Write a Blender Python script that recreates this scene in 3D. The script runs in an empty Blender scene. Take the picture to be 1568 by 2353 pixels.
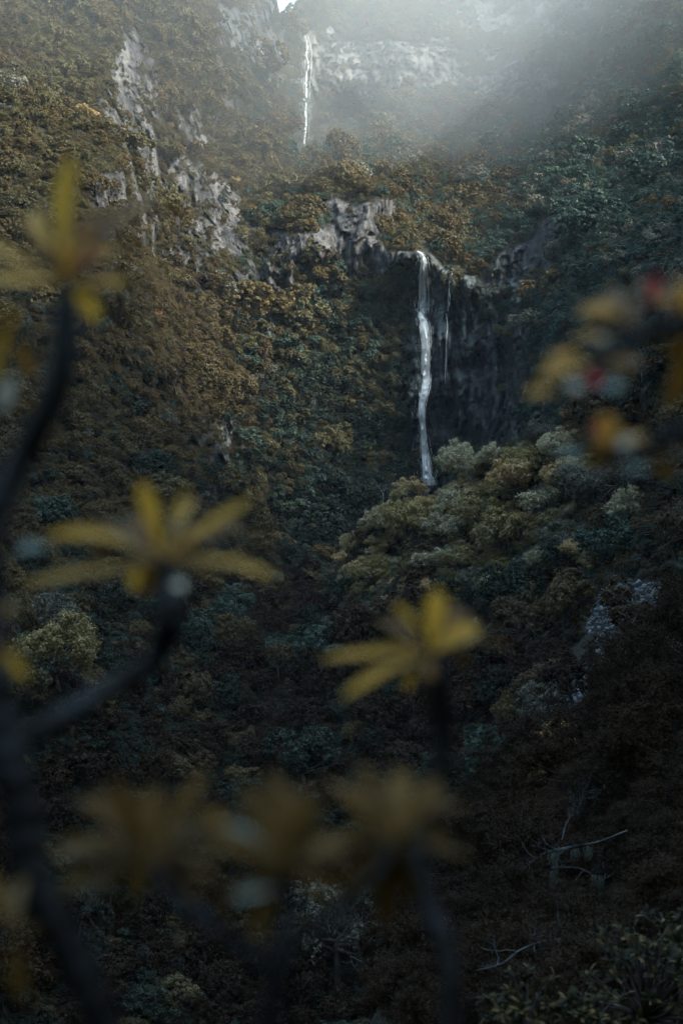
import bpy, math, random
import numpy as np
from mathutils import Vector, noise as mnoise

R = math.radians
rng = np.random.default_rng(11)
random.seed(11)
sc = bpy.context.scene
COL = sc.collection

# ------------------------------------------------------------------ settings
SUN_DIR = np.array([0.72, -0.34, 0.62])          # toward the sun
SUN_STRENGTH, SUN_ANGLE = 3.2, 24.0
SKY_STRENGTH = 0.15
EXPOSURE = 2.1
MIST_DENSITY = 0.00036
HAZE_DENSITY, HAZE_COLOR, HAZE_ANISO = 0.00011, (0.80, 0.92, 1.0), 0.1

# ------------------------------------------------------------------ camera map
TILT = R(2.17)
K = 0.36 / 1176.0
CT, ST = math.cos(TILT), math.sin(TILT)

def W(px, py, d):
    """point at forward depth d seen at position (px, py) of the 1568 x 2352 frame"""
    px, py, d = np.broadcast_arrays(np.asarray(px, float), np.asarray(py, float), np.asarray(d, float))
    X = (px - 784) * K
    Z = (1176 - py) * K
    return np.stack([d * X, d * (CT - ST * Z), d * (ST + CT * Z)], -1)

def to_px(P):
    P = np.asarray(P)
    f = P[..., 1] * CT + P[..., 2] * ST
    u = -P[..., 1] * ST + P[..., 2] * CT
    return 784 + P[..., 0] / f / K, 1176 - u / f / K, f

# ------------------------------------------------------------------ noise
_prm = np.random.default_rng(3).permutation(512)
_prm = np.concatenate([_prm, _prm, _prm])
_gr = np.random.default_rng(4).normal(size=(512, 3))
_gr /= np.linalg.norm(_gr, axis=1)[:, None]

def perlin(p, seed=0):
    p = np.asarray(p) + seed * 17.31
    i = np.floor(p).astype(np.int64)
    f = p - i
    u = f * f * f * (f * (f * 6 - 15) + 10)
    i &= 511
    out = 0
    for dx in (0, 1):
        wx = u[..., 0] if dx else 1 - u[..., 0]
        for dy in (0, 1):
            wy = u[..., 1] if dy else 1 - u[..., 1]
            for dz in (0, 1):
                wz = u[..., 2] if dz else 1 - u[..., 2]
                h = _prm[_prm[_prm[(i[..., 0] + dx) & 511] + ((i[..., 1] + dy) & 511)] + ((i[..., 2] + dz) & 511)]
                g = _gr[h]
                dot = g[..., 0] * (f[..., 0] - dx) + g[..., 1] * (f[..., 1] - dy) + g[..., 2] * (f[..., 2] - dz)
                out = out + wx * wy * wz * dot
    return out * 1.5

def fbm(p, octv, seed=0, gain=0.5):
    s, a = 0, 1.0
    for k in range(octv):
        s = s + a * perlin(p * 2 ** k, seed + k)
        a *= gain
    return s

def smooth(a, b, x):
    t = np.clip((x - a) / (b - a), 0, 1)
    return t * t * (3 - 2 * t)

class RBF:
    def __init__(self, pts, c=45.0, lam=0.0):
        a = np.array(pts, float)
        self.p, self.c = a[:, :2], c
        y = np.log(a[:, 2])
        n = len(a)
        D = np.sqrt(((self.p[:, None] - self.p[None]) ** 2).sum(-1) + c * c)
        A = np.zeros((n + 3, n + 3))
        A[:n, :n] = D + lam * np.eye(n)
        A[:n, n] = 1
        A[:n, n + 1:] = self.p / 1000
        A[n:, :n] = A[:n, n:].T
        self.w = np.linalg.solve(A, np.concatenate([y, [0, 0, 0]]))
    def __call__(self, px, py):
        px, py = np.broadcast_arrays(np.asarray(px, float), np.asarray(py, float))
        sh = px.shape
        q = np.stack([px.ravel(), py.ravel()], -1)
        out = np.empty(len(q))
        for k in range(0, len(q), 40000):
            b = q[k:k + 40000]
            D = np.sqrt(((b[:, None] - self.p[None]) ** 2).sum(-1) + self.c ** 2)
            out[k:k + 40000] = D @ self.w[:-3] + self.w[-3] + b @ self.w[-2:] / 1000
        return np.exp(out).reshape(sh)

# ------------------------------------------------------------------ objects
def mesh_np(name, v, quads, mats=(), smooth_shade=True, attrs=None, midx=None):
    me = bpy.data.meshes.new(name)
    v = np.asarray(v, np.float32)
    q = np.asarray(quads, np.int32)
    n = q.shape[1]
    me.vertices.add(len(v)); me.loops.add(q.size); me.polygons.add(len(q))
    me.vertices.foreach_set('co', v.ravel())
    me.loops.foreach_set('vertex_index', q.ravel())
    me.polygons.foreach_set('loop_start', np.arange(0, q.size, n, dtype=np.int32))
    me.polygons.foreach_set('loop_total', np.full(len(q), n, np.int32))
    if midx is not None:
        me.polygons.foreach_set('material_index', np.asarray(midx, np.int32))
    me.update(calc_edges=True)
    if smooth_shade:
        me.polygons.foreach_set('use_smooth', np.ones(len(q), bool))
    for m in mats:
        me.materials.append(m)
    for k, a in (attrs or {}).items():
        at = me.attributes.new(k, 'FLOAT', 'POINT')
        at.data.foreach_set('value', np.asarray(a, np.float32).ravel())
    return me

def link(name, me, parent=None, loc=None):
    o = bpy.data.objects.new(name, me)
    COL.objects.link(o)
    if parent is not None:
        o.parent = parent
    if loc is not None:
        o.location = loc
    return o

def tag(o, label=None, cat=None, group=None, kind=None):
    if label: o['label'] = label
    if cat: o['category'] = cat
    if group: o['group'] = group
    if kind: o['kind'] = kind
    return o

# ------------------------------------------------------------------ materials
def new_mat(name):
    m = bpy.data.materials.new(name)
    m.use_nodes = True
    nt = m.node_tree
    nt.nodes.clear()
    out = nt.nodes.new('ShaderNodeOutputMaterial')
    return m, nt, out

def N(nt, typ, **kw):
    n = nt.nodes.new(typ)
    for k, v in kw.items():
        if hasattr(n, k):
            setattr(n, k, v)
        else:
            n.inputs[k].default_value = v
    return n

def ramp(nt, fac, stops):
    r = nt.nodes.new('ShaderNodeValToRGB')
    e = r.color_ramp.elements
    while len(e) < len(stops):
        e.new(0.5)
    for el, (p, c) in zip(e, stops):
        el.position = p
        el.color = (*c, 1) if len(c) == 3 else c
    nt.links.new(fac, r.inputs[0])
    return r

def foliage_mat(name, dark, light, tip=None, scale=0.5, trans=0.14, tipamt=0.3, gloss=0.05):
    m, nt, out = new_mat(name)
    L = nt.links.new
    geo = N(nt, 'ShaderNodeNewGeometry')
    info = N(nt, 'ShaderNodeObjectInfo')
    nz = N(nt, 'ShaderNodeTexNoise', Scale=scale, Detail=3.0)
    L(geo.outputs['Position'], nz.inputs['Vector'])
    add = N(nt, 'ShaderNodeMath', operation='MULTIPLY_ADD')
    L(info.outputs['Random'], add.inputs[0]); add.inputs[1].default_value = 0.55
    mul = N(nt, 'ShaderNodeMath', operation='MULTIPLY_ADD')
    L(nz.outputs['Fac'], mul.inputs[0]); mul.inputs[1].default_value = 0.9; mul.inputs[2].default_value = -0.22
    L(mul.outputs[0], add.inputs[2])
    cr = ramp(nt, add.outputs[0], [(0.1, dark), (0.85, light)])
    col = cr.outputs[0]
    if tip is not None:
        isl = N(nt, 'ShaderNodeMath', operation='GREATER_THAN')
        L(geo.outputs['Random Per Island'], isl.inputs[0]); isl.inputs[1].default_value = 1 - tipamt
        mx = N(nt, 'ShaderNodeMix', data_type='RGBA')
        L(isl.outputs[0], mx.inputs['Factor'])
        L(col, mx.inputs['A']); mx.inputs['B'].default_value = (*tip, 1)
        col = mx.outputs['Result']
    d = N(nt, 'ShaderNodeBsdfDiffuse'); L(col, d.inputs[0])
    t = N(nt, 'ShaderNodeBsdfTranslucent'); L(col, t.inputs[0])
    ms = N(nt, 'ShaderNodeMixShader'); ms.inputs[0].default_value = trans
    L(d.outputs[0], ms.inputs[1]); L(t.outputs[0], ms.inputs[2])
    g = N(nt, 'ShaderNodeBsdfGlossy', Roughness=0.45)
    g.inputs['Color'].default_value = (0.9, 0.95, 1, 1)
    ms2 = N(nt, 'ShaderNodeMixShader'); ms2.inputs[0].default_value = gloss
    L(ms.outputs[0], ms2.inputs[1]); L(g.outputs[0], ms2.inputs[2])
    L(ms2.outputs[0], out.inputs[0])
    return m

def bark_mat(name, a, b, scale=8.0, gloss=0.3, span=(0.35, 0.65)):
    m, nt, out = new_mat(name)
    L = nt.links.new
    tc = N(nt, 'ShaderNodeTexCoord')
    nz = N(nt, 'ShaderNodeTexNoise', Scale=scale, Detail=5.0)
    L(tc.outputs['Object'], nz.inputs['Vector'])
    cr = ramp(nt, nz.outputs['Fac'], [(span[0], a), (span[1], b)])
    p = N(nt, 'ShaderNodeBsdfPrincipled', Roughness=0.75)
    p.inputs['Specular IOR Level'].default_value = gloss
    L(cr.outputs[0], p.inputs['Base Color'])
    bp = N(nt, 'ShaderNodeBump', Strength=0.5, Distance=0.01)
    L(nz.outputs['Fac'], bp.inputs['Height']); L(bp.outputs[0], p.inputs['Normal'])
    L(p.outputs[0], out.inputs[0])
    return m

def terrain_mat(name, soil_a, soil_b, pale=0.12):
    m, nt, out = new_mat(name)
    L = nt.links.new
    geo = N(nt, 'ShaderNodeNewGeometry')
    def vecscale(s):
        mp = N(nt, 'ShaderNodeMapping'); mp.inputs['Scale'].default_value = s
        L(geo.outputs['Position'], mp.inputs['Vector'])
        return mp.outputs[0]
    streak = N(nt, 'ShaderNodeTexNoise', Scale=1.0, Detail=7.0, Roughness=0.68)
    L(vecscale((0.6, 0.6, 0.11)), streak.inputs['Vector'])
    fine = N(nt, 'ShaderNodeTexNoise', Scale=1.0, Detail=5.0, Roughness=0.65)
    L(vecscale((2.2, 2.2, 0.6)), fine.inputs['Vector'])
    broad = N(nt, 'ShaderNodeTexNoise', Scale=0.045, Detail=3.0)
    L(geo.outputs['Position'], broad.inputs['Vector'])
    a1 = N(nt, 'ShaderNodeMath', operation='ADD'); L(streak.outputs['Fac'], a1.inputs[0]); L(fine.outputs['Fac'], a1.inputs[1])
    a2 = N(nt, 'ShaderNodeMath', operation='MULTIPLY_ADD'); L(broad.outputs['Fac'], a2.inputs[0]); a2.inputs[1].default_value = 0.5; L(a1.outputs[0], a2.inputs[2])
    a3 = N(nt, 'ShaderNodeMath', operation='MULTIPLY'); L(a2.outputs[0], a3.inputs[0]); a3.inputs[1].default_value = 0.4
    ta = N(nt, 'ShaderNodeAttribute', attribute_name='tone')
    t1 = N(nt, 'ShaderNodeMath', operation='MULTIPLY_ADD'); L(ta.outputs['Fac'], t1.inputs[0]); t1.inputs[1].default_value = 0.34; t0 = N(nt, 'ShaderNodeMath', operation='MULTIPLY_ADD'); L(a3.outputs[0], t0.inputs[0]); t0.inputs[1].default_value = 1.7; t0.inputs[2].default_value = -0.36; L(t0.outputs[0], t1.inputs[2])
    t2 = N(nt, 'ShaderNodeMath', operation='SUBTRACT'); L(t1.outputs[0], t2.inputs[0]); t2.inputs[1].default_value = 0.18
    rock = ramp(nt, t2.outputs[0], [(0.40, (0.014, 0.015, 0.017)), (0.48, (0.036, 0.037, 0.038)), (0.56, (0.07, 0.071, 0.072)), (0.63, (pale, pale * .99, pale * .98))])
    wet = ramp(nt, t2.outputs[0], [(0.40, (0.008, 0.009, 0.010)), (0.54, (0.024, 0.029, 0.027)), (0.62, (0.10, 0.12, 0.12))])
    wa = N(nt, 'ShaderNodeAttribute', attribute_name='wet')
    ra = N(nt, 'ShaderNodeAttribute', attribute_name='rock')
    m1 = N(nt, 'ShaderNodeMix', data_type='RGBA'); L(wa.outputs['Fac'], m1.inputs['Factor']); L(rock.outputs[0], m1.inputs['A']); L(wet.outputs[0], m1.inputs['B'])
    soil = ramp(nt, fine.outputs['Fac'], [(0.35, soil_a), (0.7, soil_b)])
    # moss and scrub break the rock up
    thr = N(nt, 'ShaderNodeMath', operation='MULTIPLY_ADD'); L(fine.outputs['Fac'], thr.inputs[0]); thr.inputs[1].default_value = 0.9; thr.inputs[2].default_value = -0.45
    rr = N(nt, 'ShaderNodeMath', operation='ADD'); L(ra.outputs['Fac'], rr.inputs[0]); L(thr.outputs[0], rr.inputs[1])
    rm = ramp(nt, rr.outputs[0], [(0.38, (0, 0, 0)), (0.52, (1, 1, 1))])
    m2 = N(nt, 'ShaderNodeMix', data_type='RGBA'); L(rm.outputs[0], m2.inputs['Factor']); L(soil.outputs[0], m2.inputs['A']); L(m1.outputs['Result'], m2.inputs['B'])
    p = N(nt, 'ShaderNodeBsdfPrincipled', Roughness=0.8)
    p.inputs['Specular IOR Level'].default_value = 0.25
    rg = N(nt, 'ShaderNodeMapRange'); L(wa.outputs['Fac'], rg.inputs[0]); rg.inputs['To Min'].default_value = 0.85; rg.inputs['To Max'].default_value = 0.35
    L(rg.outputs[0], p.inputs['Roughness'])
    L(m2.outputs['Result'], p.inputs['Base Color'])
    bp = N(nt, 'ShaderNodeBump', Strength=1.0, Distance=0.8)
    L(a3.outputs[0], bp.inputs['Height']); L(bp.outputs[0], p.inputs['Normal'])
    L(p.outputs[0], out.inputs[0])
    return m

M = {}
M['terrain'] = terrain_mat('cliff_rock_and_scrub', (0.008, 0.008, 0.005), (0.028, 0.026, 0.014))
M['brown'] = foliage_mat('heath_foliage', (0.062, 0.047, 0.019), (0.135, 0.100, 0.038), (0.155, 0.12, 0.046), 0.2, tipamt=.15, gloss=.02)
M['rust'] = foliage_mat('rust_foliage', (0.05, 0.035, 0.017), (0.10, 0.070, 0.031), (0.11, 0.078, 0.036), 0.25, tipamt=.15, gloss=.02)
M['olive'] = foliage_mat('olive_foliage', (0.05, 0.05, 0.019), (0.12, 0.105, 0.036), (0.15, 0.125, 0.042), 0.25, tipamt=.2, gloss=.03)
M['green'] = foliage_mat('laurel_foliage', (0.026, 0.055, 0.041), (0.048, 0.092, 0.064), (0.06, 0.095, 0.06), 0.25, tipamt=.2, gloss=.035)
M['shade_dark_heath'] = foliage_mat('shade_darkened_heath', (0.012, 0.008, 0.005), (0.045, 0.026, 0.012), (0.06, 0.04, 0.02), 1.2, tipamt=.15, gloss=.012)  # brown heath, darkened in colour to stand in for dim light low down
M['deep'] = foliage_mat('shade_deep_laurel_foliage', (0.013, 0.025, 0.017), (0.030, 0.046, 0.030), (0.045, 0.06, 0.03), 0.25, tipamt=.15, gloss=.02)  # dark green laurel, its colour also standing in for gully shade
M['gold'] = foliage_mat('golden_foliage', (0.22, 0.155, 0.055), (0.46, 0.33, 0.12), (0.66, 0.48, 0.21), 0.6, tipamt=0.45)  # golden leaves, colour also raised so spur crowns look sunlit
M['pale'] = foliage_mat('sun_raised_pale_foliage', (0.24, 0.225, 0.12), (0.46, 0.42, 0.24), (0.6, 0.56, 0.38), 0.6, tipamt=0.35)  # pale crowns, colour raised further in place of sun on the spur
M['grey'] = foliage_mat('grey_foliage', (0.055, 0.058, 0.038), (0.12, 0.118, 0.075), (0.22, 0.22, 0.16), 0.6, tipamt=0.25)
M['orange'] = foliage_mat('orange_foliage', (0.2, 0.09, 0.02), (0.42, 0.2, 0.04), None, 0.6)
M['near_leaf'] = foliage_mat('glossy_shrub_foliage', (0.016, 0.022, 0.012), (0.05, 0.05, 0.02), (0.17, 0.13, 0.045), 3.0, tipamt=0.2, gloss=0.015)
M['bark'] = bark_mat('grey_brown_bark', (0.06, 0.05, 0.045), (0.17, 0.15, 0.14), 6.0)
M['lichen'] = bark_mat('pale_lichen_bark', (0.22, 0.24, 0.24), (0.55, 0.57, 0.57), 5.0)
M['dead_wood'] = bark_mat('grey_dead_wood', (0.035, 0.045, 0.05), (0.13, 0.16, 0.175), 6.0)
M['moss'] = bark_mat('hanging_lichen', (0.12, 0.16, 0.13), (0.24, 0.28, 0.24), 20.0)
M['near_bark'] = bark_mat('dark_bark_sky_highlight', (0.004, 0.005, 0.006), (0.075, 0.10, 0.12), 8.0, 0.35, (0.47, 0.72))  # bluish patches paint sky highlights onto near-black bark

# ------------------------------------------------------------------ shape builders
def tubes(polys, sides=6):
    """polys: list of (points (n,3), radii (n,)) -> verts, quads"""
    V, Q, base = [], [], 0
    ang = np.linspace(0, 2 * math.pi, sides, endpoint=False)
    for pts, rad in polys:
        pts = np.asarray(pts, float); rad = np.asarray(rad, float)
        t = np.gradient(pts, axis=0)
        t /= np.linalg.norm(t, axis=1)[:, None] + 1e-9
        ref = np.array([0.31, 0.77, 0.2]) if abs(t[0, 2]) > .7 else np.array([0.1, 0.2, 1.0])
        a = np.cross(t, ref); a /= np.linalg.norm(a, axis=1)[:, None] + 1e-9
        b = np.cross(t, a)
        ring = pts[:, None] + rad[:, None, None] * (np.cos(ang)[None, :, None] * a[:, None] + np.sin(ang)[None, :, None] * b[:, None])
        V.append(ring.reshape(-1, 3))
        n = len(pts)
        i = np.arange(n - 1)[:, None] * sides
        j = np.arange(sides)[None]
        k = (j + 1) % sides
        Q.append((base + np.stack([i + j, i + k, i + sides + k, i + sides + j], -1)).reshape(-1, 4))
        base += n * sides
    return np.concatenate(V), np.concatenate(Q)

def spline(pts, n):
    """Catmull-Rom through rows of pts (any width)"""
    p = np.asarray(pts, float)
    p = np.concatenate([[2 * p[0] - p[1]], p, [2 * p[-1] - p[-2]]])
    t = np.linspace(0, len(p) - 3 - 1e-6, n)
    i = t.astype(int); f = (t - i)[:, None]
    a, b, c, d = p[i], p[i + 1], p[i + 2], p[i + 3]
    return 0.5 * (2 * b + (c - a) * f + (2 * a - 5 * b + 4 * c - d) * f ** 2 + (3 * b - a - 3 * c + d) * f ** 3)

def branch(rg, start, dirn, length, radius, level, out, spread=0.7, kids=4, up=0.15, wig=0.25):
    n = 6 if level > 0 else 5
    pts, d, p = [np.array(start, float)], np.array(dirn, float), np.array(start, float)
    for k in range(n):
        d = d + rg.normal(size=3) * wig + np.array([0, 0, up * 0.3])
        d /= np.linalg.norm(d)
        p = p + d * length / n
        pts.append(p)
    rad = radius * np.linspace(1, 0.35, n + 1)
    out.append((np.array(pts), rad))
    if level <= 0:
        return
    for c in range(kids):
        k = rg.integers(max(1, n // 3), n + 1)
        dd = pts[k] - pts[k - 1]; dd /= np.linalg.norm(dd)
        nd = dd + rg.normal(size=3) * spread + np.array([0, 0, up])
        nd /= np.linalg.norm(nd)
        branch(rg, pts[k], nd, length * rg.uniform(0.45, 0.75), rad[k] * 0.62, level - 1, out, spread, kids, up, wig)

def cards(c, nrm, size, rg, slim=0.55):
    """rhombus leaves at centres c facing nrm"""
    n = len(c)
    r = rg.normal(size=(n, 3))
    a = np.cross(nrm, r); a /= np.linalg.norm(a, axis=1)[:, None] + 1e-9
    b = np.cross(nrm, a)
    s = (size * rg.uniform(0.65, 1.35, n))[:, None]
    a = a * s * 0.5; b = b * s * 0.5 * slim
    bend = nrm * s * 0.12
    v = np.stack([c + a - bend, c + b, c - a - bend, c - b], 1).reshape(-1, 3)
    return v, np.arange(4 * n).reshape(n, 4)

def unit(v):
    return v / (np.linalg.norm(v, axis=-1, keepdims=True) + 1e-9)

def crown(seed, lobes=14, subs=16, per=20, leaf=0.07, flat=0.75, lobe_r=(0.28, 0.46), sub_r=(0.09, 0.17), fill=1.0, layered=False):
    """leafy dome of unit radius whose foot is near z = -0.3"""
    rg = np.random.default_rng(seed)
    u = unit(rg.normal(size=(lobes, 3))); u[:, 2] = np.abs(u[:, 2]) * 1.1 - 0.25
    u = unit(u)
    rr = rg.uniform(0.30, 0.92 if lobes > 20 else 0.86, lobes)[:, None]
    lc = u * rr * np.array([1, 1, flat]) * rg.uniform(0.85, 1.15, (1, 3))
    lr = rg.uniform(lobe_r[0] * .7, lobe_r[1], lobes) * (1.15 - 0.35 * rr[:, 0])
    C, D, S = [], [], []
    for k in range(lobes):
        n = subs
        d = unit(rg.normal(size=(n, 3)) + u[k] * 0.7 + np.array([0, 0, 0.35]))
        sq = np.array([1, 1, 0.55 if layered else 0.9])
        sp = lc[k] + d * lr[k] * sq * rg.uniform(0.75, 1.08, n)[:, None]
        # drop clumps buried in other lobes
        dist = np.linalg.norm((sp[:, None] - lc[None]) / sq, axis=2) / lr[None]
        dist[:, k] = 9
        ok = dist.min(1) > 0.62
        C.append(sp[ok]); D.append(d[ok])
    sp, sd = np.concatenate(C), np.concatenate(D)
    sr = rg.uniform(*sub_r, len(sp))
    idx = np.repeat(np.arange(len(sp)), max(1, int(per * fill)))
    d = unit(rg.normal(size=(len(idx), 3)) + sd[idx] * 0.8 + np.array([0, 0, 0.45]))
    c = sp[idx] + d * (sr[idx] * rg.uniform(0.45, 1.1, len(idx)) * (np.exp(rg.normal(0, .35, len(idx))) if lobes > 20 else 1))[:, None] * np.array([1, 1, 0.7 if layered else 0.9])
    nr = unit(d * 0.9 + np.array([0, 0, 0.3]) + rg.normal(size=d.shape) * 0.22)
    return cards(c, nr, leaf, rg), (lc, lr)

def trunk_polys(seed, lc, h, rad=0.055):
    """trunk from z=0 up to h, limbs reaching into the lobes of a crown centred at z=h"""
    rg = np.random.default_rng(seed + 991)
    bend = rg.normal(size=2) * 0.12
    p0 = np.array([0, 0, -0.15]); p2 = np.array([bend[0], bend[1], h * 0.8])
    p1 = (p0 + p2) / 2 + np.array([*rg.normal(size=2) * 0.08, 0])
    out = [(spline([p0, p1, p2], 7), np.linspace(rad * 1.25, rad * 0.8, 7))]
    for k in range(min(len(lc), 8)):
        tip = lc[k] * 1.02 + np.array([0, 0, h])
        mid = p2 * 0.55 + tip * 0.45 + np.array([*rg.normal(size=2) * 0.08, -0.08])
        out.append((spline([p2 - [0, 0, rg.uniform(0, .2) * h], mid, tip], 6), np.linspace(rad * 0.6, rad * 0.12, 6)))
    return out

# ------------------------------------------------------------------ far terrain: the two valley walls, waterfall cliff and amphitheatre
FAR = [
 (-600,-700,440),(-600,0,330),(-600,600,230),(-600,1200,170),(-200,-700,470),(-200,0,360),(-200,500,270),(-200,1000,200),
 (0,-300,430),(0,0,390),(0,250,330),(0,500,285),(0,700,255),(0,1000,225),(150,0,410),(150,250,345),(150,450,300),(150,650,265),
 (250,0,430),(250,200,370),(250,400,320),(280,600,282),(300,690,272),
 (340,200,412),(345,400,385),(350,600,362),(380,750,340),(400,850,330),(450,1000,325),
 (450,0,500),(450,200,450),(450,400,412),(450,600,382),(480,800,360),
 (600,0,600),(590,100,572),(600,200,545),(600,300,515),(600,450,440),(600,600,402),(600,800,377),(600,1000,365),(600,1200,350),
 (560,-300,720),(632,20,612),
 (655,60,650),(700,75,690),(700,200,676),(700,335,645),(655,250,572),(680,325,565),
 (740,365,525),(820,400,474),(890,440,428),(700,480,422),(650,400,470),
 (700,520,405),(800,480,412),(800,600,398),(880,480,412),(960,430,560),(950,500,490),
 (950,548,404),(1000,565,404),(1050,605,397),(1000,520,450),(1060,560,440),(1100,500,470),(1000,400,585),(900,330,625),(800,330,645),
 (760,90,722),(760,210,704),(900,90,727),(900,210,706),(1030,100,732),(1030,210,708),(1150,170,700),(1250,260,640),(1180,280,640),
 (800,20,790),(1000,20,790),(1200,0,760),(1400,0,640),(1568,0,520),
 (800,-200,900),(1000,-300,900),(1300,-300,800),(1568,-300,600),(1900,-300,480),(2300,-300,420),(1568,-700,680),(2300,-700,480),
 (1300,200,600),(1300,300,540),(1450,200,500),(1568,200,430),(1200,400,510),(1160,500,440),(1250,450,412),(1300,400,430),(1400,400,400),(1568,400,350),(1900,400,300),
 (1150,560,396),(1200,600,388),(1250,600,376),(1350,600,345),(1450,600,310),(1568,600,285),(1900,700,230),
 (970,650,400),(970,800,394),(970,1000,390),(975,1110,386),(1050,800,391),(1100,900,386),(1050,1000,387),(1150,700,380),(1200,800,366),(1180,900,366),(1250,800,342),(1300,900,312),(1400,800,286),(1568,800,256),(1568,1000,232),(1300,1100,302),
 (800,700,393),(800,900,383),(800,1100,371),(700,700,391),(700,900,376),(700,1100,361),(900,700,397),(900,900,389),(900,1100,379),(750,1300,346),(900,1250,361),(1000,1250,366),
 (0,1300,195),(400,1300,275),(600,1400,305),(900,1450,331),(1200,1300,331),(1568,1300,212),(2300,1300,170),(2300,700,190),(2300,0,330)]
far_base = RBF(FAR)

# bare rock: (px, py, half width, half height, lean)
ROCK = [(300,200,60,150,8),(255,430,36,110,6),(285,590,32,75,-4),(250,330,28,60,0),(490,420,100,120,6),(520,540,55,90,4),(420,400,45,90,0),
 (345,390,18,75,4),(540,60,60,60,0),(610,70,50,90,0),(825,525,150,95,-4),(860,600,90,60,0),(740,490,60,50,0),(1000,575,75,42,-28),(930,600,28,70,0),
 (760,150,60,62,0),(870,150,120,70,2),(985,160,75,64,5),(1180,215,110,55,10),(1225,250,60,40,0),(1165,285,30,30,0),(1120,40,160,48,4),(1270,40,120,50,0),(1340,35,60,50,0),(830,310,45,35,0),
 (1250,470,55,90,-14),(1210,560,75,100,-10),(1130,620,110,80,-4),(1090,650,70,45,0),(700,250,16,90,0),(690,300,34,50,0),(720,120,22,60,0),
 (1000,830,62,330,0),(1060,880,110,250,0),(1120,930,80,150,0),(1180,860,40,110,0),(950,700,30,90,0),
 (500,1050,34,85,14),(480,990,40,24,20),(1555,300,22,60,0),(630,560,40,80,0)]
SCRUB = [(480,450,190,240,10),(300,330,70,260,6),(600,640,90,160,0),(900,140,330,110,0),(1180,210,170,90,12),(1180,560,170,150,-10),(560,80,100,130,0),(1250,40,300,60,0),(830,540,170,110,0)]
WET = [(1050,860,190,330,0),(975,680,40,110,0),(700,260,40,110,0),(560,900,120,220,0),(700,900,80,140,0)]
BARE = [(825,530,140,90,-4),(1010,580,70,50,-25),(1200,550,70,120,-10),(1110,620,90,60,0)]
SPARSE = [(662,10,34,34,0),(692,335,36,34,0),(970,640,26,90,0),(975,850,40,300,0),(1040,780,60,90,0),(1060,950,90,130,0),(702,210,22,150,0)]

def blobs(px, py, lst):
    r = np.full(np.shape(px), -3.0)
    for cx, cy, rx, ry, a in lst:
        c, s = math.cos(R(a)), math.sin(R(a))
        dx, dy = px - cx, py - cy
        X, Y = dx * c + dy * s, -dx * s + dy * c
        r = np.maximum(r, 1 - (X / rx) ** 2 - (Y / ry) ** 2)
    return r

def far_rock(px, py, P):
    n = fbm(P * np.array([1 / 11, 1 / 11, 1 / 32]), 3, 5)
    n2 = fbm(P * np.array([1 / 3.6, 1 / 3.6, 1 / 13]), 2, 15)
    b = np.clip(blobs(px, py, ROCK), -1.5, 0.6)
    v = smooth(-0.25, 0.45, b + 0.8 * n + 0.85 * n2 + 0.12)
    sc_ = smooth(-0.4, 0.5, np.clip(blobs(px, py, SCRUB), -1.5, 0.5)) * smooth(-0.35, 0.35, n + 0.8 * n2 + 0.05)
    v = np.maximum(v, sc_)
    o = smooth(0.68, 0.95, fbm(P * np.array([1 / 9, 1 / 9, 1 / 30]), 3, 33)) * 0.9      # odd ledges elsewhere
    return np.clip(np.maximum(v, o), 0, 1)

def far_disp(px, py, P, rock):
    big = fbm(P / 46, 3, 1) * 5.0
    s = np.array([1, 1, 0.22])
    r1 = 1 - np.abs(perlin(P * s / 6.5, 2)) * 2
    r2 = 1 - np.abs(perlin(P * s / 2.6, 3)) * 2
    r3 = perlin(P * np.array([1 / 3.4, 1 / 3.4, 1 / 2.4]), 6)
    st = fbm(P * np.array([1 / 16, 1 / 16, 1 / 7]), 2, 9)
    r4 = fbm(P * np.array([1 / 1.6, 1 / 1.6, 1 / 2.6]), 2, 12)
    b1, b2, b3 = rock_relief(px, P)
    cl = -(r1 * 0.9 + r3 * 0.5 + st * 1.6 + b1 * 3.6 + b2 * 2.3 + b3 * 1.0)
    ve = -(np.abs(perlin(P / 4.5, 7)) * 2.2 + perlin(P / 1.9, 8) * 0.5)
    return big + rock * cl + (1 - rock) * ve

def hash01(*k):
    h = np.zeros(np.shape(k[0]))
    for i, v in enumerate(k):
        h = h + np.asarray(v) * (12.9898 + 65.233 * i + 7.31)
    h = np.sin(h) * 43758.5453
    return h - np.floor(h)

def blocks(px, P, w, h, seed):
    # broken basalt columns: a column index along the wall and block breaks up it
    lat = px * 0.1224 + perlin(P / 9, seed) * 2.0 * min(1, w / 2) + 0.06 * P[..., 2]
    c = np.floor(lat / w)
    z = P[..., 2] / h + hash01(c, c * 0 + seed) * 5 + perlin(P / 6, seed + 1) * 0.5
    r = np.floor(z)
    return hash01(c, r, c * 0 + seed * 3.7)

def rock_relief(px, P):
    b1, b2, b3 = blocks(px, P, 4.2, 19, 1), blocks(px, P, 1.9, 9, 2), blocks(px, P, 0.9, 4, 3)
    return b1, b2, b3

def far_tone(px, py, P):
    b1, b2, b3 = rock_relief(px, P)
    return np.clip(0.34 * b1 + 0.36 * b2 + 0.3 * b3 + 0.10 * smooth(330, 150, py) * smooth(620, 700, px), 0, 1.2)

def far_depth(px, py, full=True):
    d = far_base(px, py)
    P = W(px, py, d)
    up = W(px, py - 5.0, far_base(px, np.asarray(py) - 5.0)) - P
    steep = up[..., 2] / (np.linalg.norm(up, axis=-1) + 1e-9)
    rock = far_rock(px, py, P) * smooth(0.45, 0.75, steep)
    return d + far_disp(px, py, P, rock) * np.clip(d / 300, .5, 1.2), rock

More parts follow.
